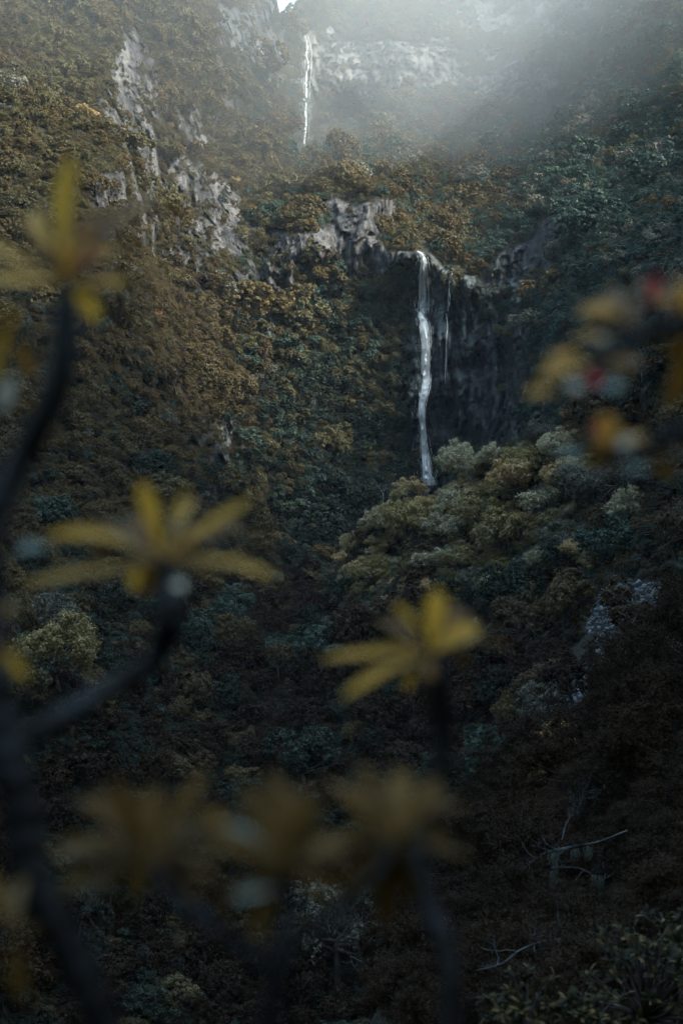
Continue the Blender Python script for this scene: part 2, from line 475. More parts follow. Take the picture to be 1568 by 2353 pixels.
CR_X = [-800, -200, 200, 480, 575, 622, 636, 642, 655, 680, 694, 720, 800, 1000, 1300, 1568, 1800, 2400]
CR_Y = [-620, -640, -640, -420, -170, -45, 0, 30, 31, 12, 0, -25, -70, -110, -90, -90, -300, -640]

def far_crest(px):
    return np.interp(px, CR_X, CR_Y)

def grid_quads(nr, nc):
    i = np.arange(nr - 1)[:, None] * nc + np.arange(nc - 1)[None]
    return np.stack([i, i + 1, i + nc + 1, i + nc], -1).reshape(-1, 4)

def make_sheet(name, cols, crest, bottom, nrows, depth_fn, back=((10, 1), (30, 8), (70, 26), (130, 60), (200, 120))):
    t = np.linspace(0, 1, nrows)[:, None]
    PX = np.broadcast_to(cols[None], (nrows, len(cols)))
    PY = bottom + t * (crest(cols)[None] - bottom)
    d, rock = depth_fn(PX, PY)
    P = W(PX, PY, d)
    wet = smooth(-0.2, 0.4, np.clip(blobs(PX, PY, WET), -2, 1) + 0.4 * fbm(P / 12, 2, 21)) if name == 'valley_wall' else np.zeros_like(d)
    tone = far_tone(PX, PY, P) if name == 'valley_wall' else 0.5 + 0.5 * perlin(P * np.array([1, 1, 0.4]), 77)
    rows, rk, wt, tn = [P], [rock], [wet], [tone]
    top = P[-1]
    dirv = top.copy(); dirv[:, 2] = 0; dirv = unit(dirv)
    for b, z in back:
        rows.append((top + dirv * b - np.array([0, 0, z]))[None]); rk.append(np.zeros_like(rock[-1:])); wt.append(np.zeros_like(rock[-1:])); tn.append(tone[-1:])
    V = np.concatenate(rows).reshape(-1, 3)
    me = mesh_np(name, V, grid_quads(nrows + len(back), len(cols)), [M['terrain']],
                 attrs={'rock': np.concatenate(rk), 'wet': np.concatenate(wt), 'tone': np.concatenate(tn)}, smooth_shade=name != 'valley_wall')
    o = link(name, me)
    tag(o, kind='structure')
    return PX, PY, P, rock

cols = np.concatenate([np.arange(-700, -20, 14.0), np.arange(-20, 625, 3.2), np.arange(625, 700, 1.6), np.arange(700, 1590, 3.2), np.arange(1590, 2400, 14.0)])
FARG = make_sheet('valley_wall', cols, far_crest, 1500, 640, far_depth)

# ------------------------------------------------------------------ mid terrain: left ridge, gully, right spur
C2 = [(-600,560,190),(-400,650,200),(0,690,232),(200,730,247),(330,810,262),(430,950,268),(500,1015,268),(545,1115,264),(600,1225,262),(680,1300,260),(750,1350,258),
 (800,1275,216),(850,1195,207),(920,1155,205),(1000,1150,202),(1060,1095,197),(1150,1030,192),(1250,1000,187),(1350,900,186),(1450,800,182),(1568,720,176),(1750,620,170),(2300,520,160)]
MID = C2 + [(0,900,215),(200,1000,228),(400,1100,247),(300,1250,217),(0,1200,180),(500,1250,246),(600,1350,236),(720,1410,240),
 (0,1450,140),(200,1450,160),(400,1500,180),(600,1550,190),(700,1550,195),(0,1600,112),(120,1600,112),(250,1700,125),(500,1750,150),(650,1750,155),
 (800,1400,202),(900,1300,197),(1050,1250,187),(1200,1150,182),(1300,1250,167),(1500,1100,157),(1568,1400,120),(1300,1450,150),(1000,1550,165),(800,1700,150),
 (1000,1800,130),(1200,1700,125),(1350,1600,116),(1450,1500,116),(1500,1700,92),(0,2000,80),(300,2000,105),(600,2000,115),(900,2050,105),(1200,2000,95),
 (600,2352,85),(0,2352,65),(1200,2352,75),(1568,2352,60),(600,2900,65),(-500,1300,150),(-500,2000,70),(-500,2900,55),(2200,1000,140),(2200,1600,80),(2200,2900,55),(1200,2900,58)]
mid_base = RBF(MID)
SCREE = [(1420,1430,75,110,25),(1360,1560,95,100,30),(1320,1660,60,80,10),(1490,1400,50,80,0)]
MROCK = [(505,1075,30,75,14),(470,1015,34,22,20),(540,1115,14,40,10)]

def mid_rock(px, py, P):
    n = fbm(P / 7, 3, 45)
    return smooth(-0.2, 0.4, np.clip(blobs(px, py, MROCK), -1.5, 0.7) + 0.6 * n)

def mid_depth(px, py):
    d = mid_base(px, py)
    P = W(px, py, d)
    rock = mid_rock(px, py, P)
    s = np.array([1, 1, 0.4])
    return d + (fbm(P / 30, 3, 51) * 3.0 - rock * (1 - np.abs(perlin(P * s / 2.2, 52)) * 2) * 1.2 + perlin(P / 3, 53) * 0.5) * np.clip(d / 200, .3, 1), rock

c2 = np.array(C2)
def mid_crest(px):
    return np.interp(px, c2[:, 0], c2[:, 1])
cols2 = np.concatenate([np.arange(-500, -20, 16.0), np.arange(-20, 1590, 5.0), np.arange(1590, 2300, 16.0)])
MIDG = make_sheet('lower_slopes', cols2, mid_crest, 2880, 330, mid_depth, back=((8, 3), (20, 14), (45, 40), (70, 70)))

# ------------------------------------------------------------------ near bank on the lower right
C3 = [(820,2420,22),(930,2180,25),(1000,2050,28),(1050,1960,30),(1150,1860,32),(1250,1785,33),(1370,1710,34),(1450,1610,34),(1568,1500,33),(1800,1350,30),(2400,1200,24)]
NEAR = C3 + [(1100,2150,24),(1250,2100,25),(1400,2000,26),(1568,1800,27),(1200,2300,19),(1400,2300,17),(1568,2200,17),(1568,2352,13),(1200,2600,14),(1568,2700,10),(2300,1800,18),(2300,2700,9),(900,2700,15)]
near_base = RBF(NEAR)
def near_depth(px, py):
    d = near_base(px, py)
    P = W(px, py, d)
    return d + fbm(P / 3, 3, 71) * 0.5, np.zeros_like(d)
c3 = np.array(C3)
def near_crest(px):
    return np.interp(px, c3[:, 0], c3[:, 1])
make_sheet('near_bank', np.arange(830, 2400, 12.0), near_crest, 2700, 90, near_depth, back=((2, .6), (6, 4), (14, 13), (26, 30)))

# ------------------------------------------------------------------ the hillside the photographer stands on, its unseen steep rise behind added to block the sky
gx = np.linspace(-260, 260, 120); gy = np.linspace(-240, 9, 90)
GX, GY = np.meshgrid(gx, gy)
gz = -1.75 + np.where(GY < -0.5, (-0.5 - GY) * 1.5, 0) - np.clip(GY - 1.0, 0, None) ** 1.3 * 1.1
gz = gz + fbm(np.stack([GX, GY, GX * 0], -1) / 25, 4, 81) * np.clip(-GY / 10, 0.02, 6)
gz = gz + np.clip(np.abs(GX) - 60, 0, 200) * 0.25
hv = np.stack([GX, GY, gz], -1).reshape(-1, 3)
tag(link('hillside_sky_block', mesh_np('hillside_sky_block', hv, grid_quads(90, 120), [M['terrain']], attrs={'rock': np.zeros(len(hv)), 'wet': np.zeros(len(hv))})), kind='structure')
# the mountain on the right, unseen, added and shaped to shadow the valley
mx_ = np.linspace(-20, 440, 90); my_ = np.linspace(-200, 720, 130)
MX, MY = np.meshgrid(mx_, my_)
Hc = np.interp(MY, [-200, 0, 100, 200, 250, 300, 350, 420, 720], [300, 330, 315, 298, 270, 228, 165, 105, 50])  # crest heights set by where the shadow should fall
foot = np.interp(MY, [-200, 0, 60, 120, 200, 300, 420, 720], [30, 30, 34, 60, 112, 150, 175, 200])       # inner foot of the slope
mz = -70 + (Hc + 70) * smooth(0, 130, MX - foot) ** 0.8 * smooth(440, 330, MX)
mz = mz + fbm(np.stack([MX, MY, 0 * MX], -1) / 60, 4, 91) * 16 * smooth(10, 70, MX - foot)
mv = np.stack([MX, MY, mz], -1).reshape(-1, 3)
tag(link('shade_mountain', mesh_np('shade_mountain', mv, grid_quads(130, 90), [M['terrain']], attrs={'rock': np.zeros(len(mv)), 'wet': np.zeros(len(mv))})), kind='structure')
lx = np.linspace(-440, -20, 70); ly = np.linspace(-200, 330, 90)  # unseen left slope, added to cut sky light low in the valley
LX, LY = np.meshgrid(lx, ly)
lfoot = np.interp(LY, [-200, 0, 60, 110, 170, 250, 330], [26, 26, 32, 55, 100, 150, 180])
lz = -70 + (np.interp(LY, [-200, 0, 200, 330], [230, 220, 190, 120]) + 70) * smooth(0, 140, -LX - lfoot) ** 0.8 * smooth(440, 330, -LX)
lz = lz + fbm(np.stack([LX, LY, 0 * LX], -1) / 60, 4, 95) * 14 * smooth(10, 70, -LX - lfoot)
lv = np.stack([LX, LY, lz], -1).reshape(-1, 3)
tag(link('shade_mountain', mesh_np('shade_mountain', lv, grid_quads(90, 70), [M['terrain']], attrs={'rock': np.zeros(len(lv)), 'wet': np.zeros(len(lv))})), kind='structure')
gs = np.array([[-455, -285, -75], [455, -285, -75], [455, 1155, -75], [-455, 1155, -75.0]])
tag(link('ground', mesh_np('ground', gs, [[0, 1, 2, 3]], [M['terrain']], attrs={'rock': np.zeros(4), 'wet': np.zeros(4)})), kind='structure')

# ------------------------------------------------------------------ canopy on the far walls: one mass of shrubs and small trees
SPECIES = ['brown', 'rust', 'olive', 'green', 'gold', 'pale', 'grey', 'orange', 'deep']
def species_weights(px, py):
    px = np.asarray(px, float); py = np.asarray(py, float)
    left = smooth(720, 450, px)
    right = smooth(1060, 1250, px + (py - 400) * 0.15)
    mid = np.clip(1 - left - right, 0, 1)
    lowmid = mid * smooth(560, 680, py)
    himid = mid - lowmid
    w = np.zeros((9,) + px.shape)
    w[8] = 1.6 * smooth(830, 1020, py) * smooth(500, 580, px) * smooth(1000, 930, px) + 0.4 * lowmid * smooth(620, 800, py)  # dark laurel, also painting shade into the gully under the cliff
    w[0] = left * 0.9 + himid * 0.6 + lowmid * 0.25 + right * 0.06
    w[1] = left * 0.2 * smooth(500, 800, py) + himid * 0.05 + right * 0.03
    w[2] = left * 0.75 * smooth(950, 200, py) + himid * 0.5 + lowmid * 0.8 + right * 0.10
    w[3] = left * 0.004 + himid * 0.3 + lowmid * 0.3 + right * 1.0
    w[4] = left * 0.004 * smooth(600, 200, py)
    w[6] = right * 0.14 + left * 0.012 + himid * 0.05
    w[7] = left * 0.0012
    return w / w.sum(0)

def pick_species(px, py, rg, P=None):
    w = species_weights(px, py)
    if P is not None:       # kinds grow in drifts
        for k in range(9):
            w[k] = w[k] * np.exp(2.2 * perlin(P / 26, 100 + k) + 0.4 * perlin(P / 8, 120 + k))
        w = w / w.sum(0)
    c = np.cumsum(w, 0)
    r = rg.random(np.shape(px))
    return (r[None] > c[:-1]).sum(0)

variants = bpy.data.collections.new('canopy_kinds')       # source meshes only, never linked to the scene
NV = 3
for si, s in enumerate(SPECIES):
    for k in range(NV):
        (v, q), _ = crown(1000 + si * 10 + k, lobes=9, subs=24, per=44, leaf=0.062, flat=0.95, lobe_r=(0.3, 0.42), sub_r=(0.06, 0.11))
        me = mesh_np('canopy_' + s, v, q, [M[s]], smooth_shade=False)
        o = bpy.data.objects.new('kind_%02d_%d' % (si, k), me)
        variants.objects.link(o)

def sample_region(n, x0, x1, y0, y1, depth_fn, crest, rg, dref):
    px = rg.uniform(x0, x1, n); py = rg.uniform(y0, y1, n)
    ok = py > crest(px) - 2
    px, py = px[ok], py[ok]
    d, rock = depth_fn(px, py)
    keep = rg.random(len(px)) < np.clip((d / dref) ** 2, 0.02, 1)
    px, py, d, rock = px[keep], py[keep], d[keep], rock[keep]
    return px, py, d, rock

def normals(px, py, base):
    e = 4.0
    a = W(px + e, py, base(px + e, py)) - W(px - e, py, base(px - e, py))
    b = W(px, py - e, base(px, py - e)) - W(px, py + e, base(px, py + e))
    n = unit(np.cross(a, b))
    n[n[..., 1] > 0] *= -1
    return n

def ground_points(G, n, rg, y1):
    PX, PY, P, rock = G
    a, b, c = P[:-1, :-1], P[:-1, 1:], P[1:, :-1]
    ar = np.linalg.norm(np.cross(b - a, c - a), axis=-1)
    ok = (PX[:-1, :-1] > -120) & (PX[:-1, :-1] < 1690) & (PY[:-1, :-1] > -120) & (PY[:-1, :-1] < y1) & (rock[:-1, :-1] < 0.42)
    ar = np.where(ok, ar, 0).ravel()
    k = rg.choice(len(ar), n, p=ar / ar.sum())
    i, j = np.unravel_index(k, ok.shape)
    u, v = rg.random((2, n, 1))
    p = a[i, j] + u * (b - a)[i, j] + v * (c - a)[i, j]
    return PX[i, j], PY[i, j], p

rg1 = np.random.default_rng(21)
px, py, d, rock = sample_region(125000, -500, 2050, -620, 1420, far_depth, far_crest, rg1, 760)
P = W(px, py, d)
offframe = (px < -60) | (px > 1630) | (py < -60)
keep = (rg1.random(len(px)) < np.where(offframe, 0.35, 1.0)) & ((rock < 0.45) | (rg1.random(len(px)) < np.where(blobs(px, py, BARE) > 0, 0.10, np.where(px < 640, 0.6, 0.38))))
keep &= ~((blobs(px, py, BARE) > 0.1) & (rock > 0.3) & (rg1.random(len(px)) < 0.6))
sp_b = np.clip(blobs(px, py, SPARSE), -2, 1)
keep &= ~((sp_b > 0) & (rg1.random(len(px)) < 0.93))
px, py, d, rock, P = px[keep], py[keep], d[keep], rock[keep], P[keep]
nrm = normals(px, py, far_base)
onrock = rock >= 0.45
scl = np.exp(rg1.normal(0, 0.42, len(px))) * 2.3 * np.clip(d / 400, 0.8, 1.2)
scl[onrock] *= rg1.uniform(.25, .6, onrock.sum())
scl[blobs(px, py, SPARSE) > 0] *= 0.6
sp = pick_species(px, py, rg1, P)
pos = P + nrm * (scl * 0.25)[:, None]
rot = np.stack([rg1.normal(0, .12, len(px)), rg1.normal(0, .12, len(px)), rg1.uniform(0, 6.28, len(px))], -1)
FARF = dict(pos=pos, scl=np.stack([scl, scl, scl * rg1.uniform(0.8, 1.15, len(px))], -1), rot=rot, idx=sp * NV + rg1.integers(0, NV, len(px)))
gx_, gy_, gp_ = ground_points(FARG, 36000, rg1, 1300)
gok = ~((blobs(gx_, gy_, SPARSE) > 0) | ((blobs(gx_, gy_, BARE) > .1) & (rg1.random(len(gx_)) < .5)))
gx_, gy_, gp_ = gx_[gok], gy_[gok], gp_[gok]
gs_ = rg1.uniform(0.8, 1.7, len(gx_)); gi_ = pick_species(gx_, gy_, rg1, gp_)
FARF = dict(pos=np.concatenate([FARF['pos'], gp_]), scl=np.concatenate([FARF['scl'], np.stack([gs_] * 3, -1)]),
            rot=np.concatenate([FARF['rot'], np.stack([0 * gs_, 0 * gs_, rg1.uniform(0, 6.28, len(gs_))], -1)]),
            idx=np.concatenate([FARF['idx'], gi_ * NV + rg1.integers(0, NV, len(gi_))]))
print('far canopy', len(FARF['pos']))

def instancer(name, data, coll, label):
    me = bpy.data.meshes.new(name)
    n = len(data['pos'])
    me.vertices.add(n)
    me.vertices.foreach_set('co', data['pos'].astype(np.float32).ravel())
    for k in ('scl', 'rot'):
        a = me.attributes.new(k, 'FLOAT_VECTOR', 'POINT'); a.data.foreach_set('vector', data[k].astype(np.float32).ravel())
    a = me.attributes.new('idx', 'INT', 'POINT'); a.data.foreach_set('value', data['idx'].astype(np.int32))
    o = link(name, me)
    ng = bpy.data.node_groups.new(name + '_nodes', 'GeometryNodeTree')
    ng.interface.new_socket('Geometry', in_out='INPUT', socket_type='NodeSocketGeometry')
    ng.interface.new_socket('Geometry', in_out='OUTPUT', socket_type='NodeSocketGeometry')
    gi = ng.nodes.new('NodeGroupInput'); go = ng.nodes.new('NodeGroupOutput')
    ci = ng.nodes.new('GeometryNodeCollectionInfo')
    ci.inputs['Collection'].default_value = coll
    ci.inputs['Separate Children'].default_value = True
    ci.inputs['Reset Children'].default_value = True
    iop = ng.nodes.new('GeometryNodeInstanceOnPoints')
    iop.inputs['Pick Instance'].default_value = True
    def attr(nm, typ):
        x = ng.nodes.new('GeometryNodeInputNamedAttribute'); x.data_type = typ; x.inputs['Name'].default_value = nm
        return x.outputs['Attribute']
    e2r = ng.nodes.new('FunctionNodeEulerToRotation')
    Lk = ng.links.new
    Lk(gi.outputs[0], iop.inputs['Points']); Lk(ci.outputs[0], iop.inputs['Instance'])
    Lk(attr('idx', 'INT'), iop.inputs['Instance Index'])
    Lk(attr('rot', 'FLOAT_VECTOR'), e2r.inputs[0]); Lk(e2r.outputs[0], iop.inputs['Rotation'])
    Lk(attr('scl', 'FLOAT_VECTOR'), iop.inputs['Scale'])
    Lk(iop.outputs[0], go.inputs[0])
    md = o.modifiers.new('scatter', 'NODES'); md.node_group = ng
    tag(o, label, 'forest', kind='stuff')
    return o

instancer('forest', FARF, variants, 'brown and green scrub forest covering the cliffs around the waterfalls')

# ------------------------------------------------------------------ trees of the lower slopes
def crown_mesh(name, mat, seed, **kw):
    (v, q), (lc, lr) = crown(seed, **kw)
    return mesh_np(name, v, q, [mat], smooth_shade=False), lc

TREE = {}      # kind -> list of (crown mesh, trunk mesh, h, twig mesh or None)
def tree_kind(key, mat, n, bark='bark', h=1.05, twigs=None, seed=0, **kw):
    TREE[key] = []
    for k in range(n):
        me, lc = crown_mesh(key + '_crown', M[mat], 3000 + seed + k, **kw)
        v, q = tubes(trunk_polys(k + seed, lc, h), 6)
        tm = mesh_np(key + '_trunk', v, q, [M[bark]])
        tw = None
        if twigs:
            rg = np.random.default_rng(k + seed + 5)
            polys = []
            for j in range(twigs):
                u = unit(rg.normal(size=3) + np.array([0, 0, 0.5]))
                branch(rg, np.array([0, 0, h - 0.15]) + u * 0.15, u, rg.uniform(.46, .66), 0.011, 3, polys, spread=0.7, kids=4, up=0.1)
            v, q = tubes(polys, 4)
            tw = mesh_np(key + '_twigs', v, q, [M['lichen']])
        TREE[key].append((me, tm, h, tw))

tree_kind('brown', 'brown', 4, seed=0, lobes=15, subs=18, per=26, leaf=0.075, flat=0.8)
tree_kind('rust', 'rust', 3, seed=50, lobes=15, subs=18, per=26, leaf=0.075, flat=0.8)
M['spur'] = foliage_mat('sun_raised_olive_foliage', (0.17, 0.145, 0.048), (0.34, 0.275, 0.09), (0.42, 0.34, 0.12), 0.3, tipamt=.25)  # bright leaf colour stands in for sunlight on the spur
tree_kind('deep', 'deep', 3, seed=450, lobes=15, subs=18, per=26, leaf=0.07, flat=0.8)
tree_kind('spur', 'spur', 3, seed=400, lobes=30, subs=14, per=30, leaf=0.06, flat=0.75, lobe_r=(0.16, 0.34), sub_r=(0.06, 0.13))
tree_kind('olive', 'olive', 3, seed=100, lobes=16, subs=18, per=24, leaf=0.08, flat=0.75)
tree_kind('green', 'green', 3, seed=150, lobes=16, subs=18, per=24, leaf=0.08, flat=0.7)
tree_kind('gold', 'gold', 3, seed=200, lobes=30, subs=14, per=32, leaf=0.06, flat=0.62, layered=True, lobe_r=(0.16, 0.34), sub_r=(0.06, 0.13))
tree_kind('dark', 'shade_dark_heath', 3, seed=350, lobes=15, subs=18, per=26, leaf=0.075, flat=0.8)
tree_kind('pale', 'pale', 3, 'bark', seed=250, twigs=6, lobes=30, subs=14, per=30, leaf=0.055, flat=0.75, lobe_r=(0.16, 0.34), sub_r=(0.06, 0.13))
tree_kind('grey', 'grey', 3, 'bark', seed=300, twigs=7, lobes=30, subs=14, per=26, leaf=0.055, flat=0.75, lobe_r=(0.16, 0.34), sub_r=(0.06, 0.13))
TKEYS = ['brown', 'rust', 'olive', 'green', 'gold', 'pale', 'grey', 'dark', 'spur', 'deep']

def mid_weights(px, py):
    left = smooth(760, 640, px)
    spur = np.clip(1.25 - ((px - 1050) / 370) ** 2 - ((py - 1210) / 225) ** 2, 0, 1) * (1 - left)
    rest = np.clip(1 - left - spur, 0, 1)
    low = smooth(1350, 1700, py)  # darker kinds take over lower down, painting in the dimmer light
    w = np.zeros((10,) + np.shape(px))
    w[0] = left * 1.0 + spur * 0.06 + rest * 0.55
    w[1] = left * 0.25 + rest * 0.6 + spur * .08
    w[2] = left * 0.12 + spur * 0.05 + rest * 0.12
    w[8] = spur * 0.5
    w[3] = left * 0.10 + spur * 0.05 + rest * 0.12
    w[9] = low * 3.5 * (1 - spur) * smooth(1250, 900, px) + left * 0.2 + rest * 0.3
    w[4] = spur * 0.45 + rest * 0.02
    w[5] = spur * 0.42
    w[6] = spur * 0.12 + rest * 0.3 + left * 0.04
    w[7] = low * 4.5 * (1 - spur) + 3.0 * np.exp(-((px - 670) / 100) ** 2) * smooth(1270, 1380, py) * (1 - spur)  # dark kind carries the shade of the low slopes and gully in its colour
    return w / w.sum(0)

rg2 = np.random.default_rng(31)
# placed by hand first: (px, py, depth offset ignored, kind, radius)
HAND = [(975,1195,'gold',2.6),(1180,1180,'gold',4.2),(1200,1255,'gold',3.8),(1300,1150,'gold',3.6),(1150,1310,'spur',3.8),(880,1240,'pale',3.0),(830,1290,'spur',3.0),
 (935,1270,'spur',4.4),(1060,1190,'pale',3.6),(1130,1090,'pale',3.4),(1200,1090,'spur',2.8),(1250,1040,'grey',2.6),(1030,1260,'pale',3.6),(1340,1190,'grey',3.4),(1290,1290,'grey',3.4),(860,1350,'spur',3.4),(1220,1120,'spur',3.6),(1290,1080,'pale',3.2),(1360,1120,'spur',3.2),(1100,1240,'spur',3.8),(1010,1330,'pale',3.2),(1250,1200,'pale',3.4),
 (140,1600,'spur',3.4),(200,1680,'olive',2.6),(100,1470,'grey',2.8),(60,1640,'olive',2.2),(460,1500,'green',3.2),(520,1460,'green',2.8),(660,1530,'green',3.0)]
hp = np.array([(a, b) for a, b, _, _ in HAND], float)
n = 5200
qx = rg2.uniform(-380, 1950, n); qy = rg2.uniform(560, 2700, n)
qx = np.concatenate([hp[:, 0], qx]); qy = np.concatenate([hp[:, 1], qy])
n_hand = len(hp)
ok = (qy > mid_crest(qx) - 3)
ok[:n_hand] = True
hand = np.arange(len(qx)) < n_hand
qx, qy, hand = qx[ok], qy[ok], hand[ok]
qd, qr = mid_depth(qx, qy)
QP = W(qx, qy, qd)
w = mid_weights(qx, qy)
for k in range(10):
    w[k] *= np.exp(1.6 * perlin(QP / 14, 200 + k))
w /= w.sum(0)
qs = (rg2.random(len(qx))[None] > np.cumsum(w, 0)[:-1]).sum(0)
left = smooth(760, 640, qx)
qrad = np.exp(rg2.normal(0, 0.34, len(qx))) * (left * 2.0 + (1 - left) * 3.2) * np.clip(qd / 170, 0.6, 1.05)
for i, (_, _, kd, rd) in enumerate(HAND):
    qs[i] = TKEYS.index(kd); qrad[i] = rd
# keep a spacing between stems so the canopy packs naturally; scree stays open
order = np.concatenate([np.arange(n_hand), n_hand + rg2.permutation(len(qx) - n_hand)])
qscree = blobs(qx, qy, SCREE)
acc = []
ax = np.zeros((0, 3)); ar = np.zeros(0)
for i in order:
    if not hand[i]:
        if (qr[i] > 0.45 or qscree[i] > 0.1) and rg2.random() < 0.9:
            continue
        if len(ar) and (np.linalg.norm(ax - QP[i], axis=1) < 0.62 * (ar + qrad[i])).any():
            continue
    acc.append(i)
    ax = np.concatenate([ax, QP[i][None]]); ar = np.append(ar, qrad[i])
acc = np.array(acc)
qx, qy, qd, QP, qs, qrad, hand = qx[acc], qy[acc], qd[acc], QP[acc], qs[acc], qrad[acc], hand[acc]
print('mid trees', len(qx))
# which show largest: paint crown discs far to near
BW, BH, F = 392, 588, 4.0
idb = np.full((BH, BW), -1, int)
top = QP + np.stack([0 * qrad, 0 * qrad, 1.05 * qrad], -1)
tx, ty, td = to_px(top)
prad = qrad / td / K
yy, xx = np.mgrid[0:BH, 0:BW]
nearY = near_crest(np.arange(BW) * F)
for i in np.argsort(-td):
    x, y, r = tx[i] / F, ty[i] / F, prad[i] / F
    x0, x1, y0, y1 = int(max(0, x - r)), int(min(BW, x + r + 2)), int(max(0, y - r)), int(min(BH, y + r + 2))
    if x0 >= x1 or y0 >= y1: continue
    s = (xx[y0:y1, x0:x1] - x) ** 2 + (yy[y0:y1, x0:x1] - y) ** 2 < r * r
    idb[y0:y1, x0:x1][s] = i
hid = (yy * F > nearY[None]) & (xx * F > 900)
idb[hid] = -1
cnt = np.bincount(idb[idb >= 0], minlength=len(qx))
cand = np.argsort(-cnt)
single = np.zeros(len(qx), bool)
single[cand[:300]] = cnt[cand[:300]] > 12

KIND_WORDS = {'brown': 'brown-leaved heath tree', 'rust': 'rusty brown tree', 'olive': 'olive-green tree', 'green': 'dark green laurel tree',
              'gold': 'golden-topped tree in layered tufts', 'pale': 'pale lichen-covered tree', 'grey': 'grey twiggy lichen tree', 'dark': 'brown heath tree darkened as if shaded', 'spur': 'yellow-olive tree', 'deep': 'green laurel tree darkened as if shaded'}
def zone(x, y):
    if x < 740:
        if y < 1000: return 'on the left slope under the tall rock buttress'
        if y < 1330: return 'on the left slope beside the pale rock nose'
        if y < 1560: return 'in the shaded left gully below the rock nose'
        if y < 1850: return 'behind the blurred bluish branch, lower left'
        return 'in the dark gully behind the blurred leaf cluster'
    if x < 1000:
        if y < 1330: return 'on the spur below the foot of the main waterfall'
        if y < 1600: return 'behind the blurred middle rosette'
        return 'in the dark gully below the blurred middle rosette'
    if y < 1000: return 'on the right slope behind the blurred red buds'
    if y < 1250: return 'on the lit spur right of the main waterfall foot'
    if y < 1420: return 'on the spur flank above the pale scree'
    if y < 1750: return 'beside the pale scree on the right slope'
    return 'in the shade below the pale scree'
def size_word(r):
    return 'small ' if r < 1.9 else ('broad ' if r > 3.1 else '')

def plant_tree(i, key):
    me, tm, h, tw = TREE[key][int(rg2.integers(0, len(TREE[key])))]
    r = qrad[i]
    e = link('tree', None, None, tuple(QP[i] - np.array([0, 0, 0.25 * r])))
    e.rotation_euler = (rg2.normal(0, .06), rg2.normal(0, .06), rg2.uniform(0, 6.28))
    e.scale = (r * rg2.uniform(.82, 1.2), r * rg2.uniform(.82, 1.2), r * rg2.uniform(0.8, 1.3))
    tag(e, size_word(r) + KIND_WORDS[key] + ' ' + zone(tx[i], ty[i]), 'tree', 'trees on the lower slopes')
    link('trunk', tm, e)
    c = link('crown', me, e); c.location = (0, 0, h)
    if tw is not None:
        link('bare_twigs', tw, e)
    return e

for i in np.nonzero(single)[0]:
    plant_tree(i, TKEYS[qs[i]])
print('single trees', single.sum())
kinds2 = bpy.data.collections.new('lower_canopy_kinds')
index2 = {}
k = 0
for key in TKEYS:
    for j, (me, tm, h, tw) in enumerate(TREE[key]):
        o = bpy.data.objects.new('low_%02d' % k, me); kinds2.objects.link(o)
        index2.setdefault(key, []).append(k); k += 1
rest = np.nonzero(~single)[0]
ug = 9000
ux = rg2.uniform(-200, 1750, ug); uy = rg2.uniform(640, 2600, ug)
ok = (uy > mid_crest(ux) + 2) & (blobs(ux, uy, SCREE) < 0.1)
ux, uy = ux[ok], uy[ok]
ud, ur = mid_depth(ux, uy)
g2 = ground_points(MIDG, 6000, rg2, 2500)
g2k = blobs(g2[0], g2[1], SCREE) < 0.1
ok = (ur < 0.5) | (rg2.random(len(ux)) < .15)
ux, uy, ud = ux[ok], uy[ok], ud[ok]
UP = np.concatenate([W(ux, uy, ud), g2[2][g2k]]); ux = np.concatenate([ux, g2[0][g2k]]); uy = np.concatenate([uy, g2[1][g2k]]); ud = UP[:, 1]; urad = rg2.uniform(0.7, 1.5, len(ux)) * np.clip(ud / 150, .5, 1.1)
uw = mid_weights(ux, uy); uw[4:6] *= 0.3; uw /= uw.sum(0)
us = (rg2.random(len(ux))[None] > np.cumsum(uw, 0)[:-1]).sum(0)
rr_ = qrad[rest]
instancer('woodland', dict(pos=np.concatenate([QP[rest] + np.stack([0 * rr_, 0 * rr_, rr_ * 0.75], -1), UP]), scl=np.stack([np.concatenate([rr_, urad])] * 3, -1),
          rot=np.stack([np.zeros(len(rest) + len(ux)), np.zeros(len(rest) + len(ux)), rg2.uniform(0, 6.28, len(rest) + len(ux))], -1),
          idx=np.array([random.choice(index2[TKEYS[k_]]) for k_ in list(qs[rest]) + list(us)])), kinds2, 'dark undergrowth and lesser trees filling the lower slopes')

# pale bare snags
def dead_tree(px, py, d, size, seed, label, lean=(0, 0, 1), level=3, kids=4, rad=0.02):
    rg = np.random.default_rng(seed)
    polys = []
    branch(rg, (0, 0, 0), unit(np.array(lean, float)), 1.0, rad, level, polys, spread=0.75, kids=kids, up=0.12, wig=0.22)
    e = link('dead_tree', None, None, tuple(W(px, py, d)))
    e.scale = (size,) * 3
    tag(e, label, 'dead tree', 'bare pale trees')
    v, q = tubes(polys[:1], 6); link('trunk', mesh_np('dead_trunk', v, q, [M['lichen']]), e)
    v, q = tubes(polys[1:], 5); link('branches', mesh_np('dead_branches', v, q, [M['lichen']]), e)

dead_tree(1255, 1075, 186, 4.6, 4, 'bleached bare tree arching over the top of the right spur', (-0.5, 0, 1))
dead_tree(1330, 985, 183, 4.4, 9, 'straight bare pale tree standing behind the blurred red buds', (0.05, 0, 1))
dead_tree(885, 1185, 203, 3.8, 5, 'twisted bare pale tree left of the waterfall foot', (-.1, 0, 1))
dead_tree(925, 1180, 203, 3.6, 8, 'forked bare pale tree just below the waterfall foot', (.2, 0, 1))
dead_tree(1065, 1190, 194, 3.8, 12, 'silvery bare shrub right of the waterfall foot', (-.3, 0, 1), kids=5)
dead_tree(1350, 1300, 160, 4.0, 17, 'crooked white-limbed tree on the spur flank above the scree', (-.5, 0, .7))

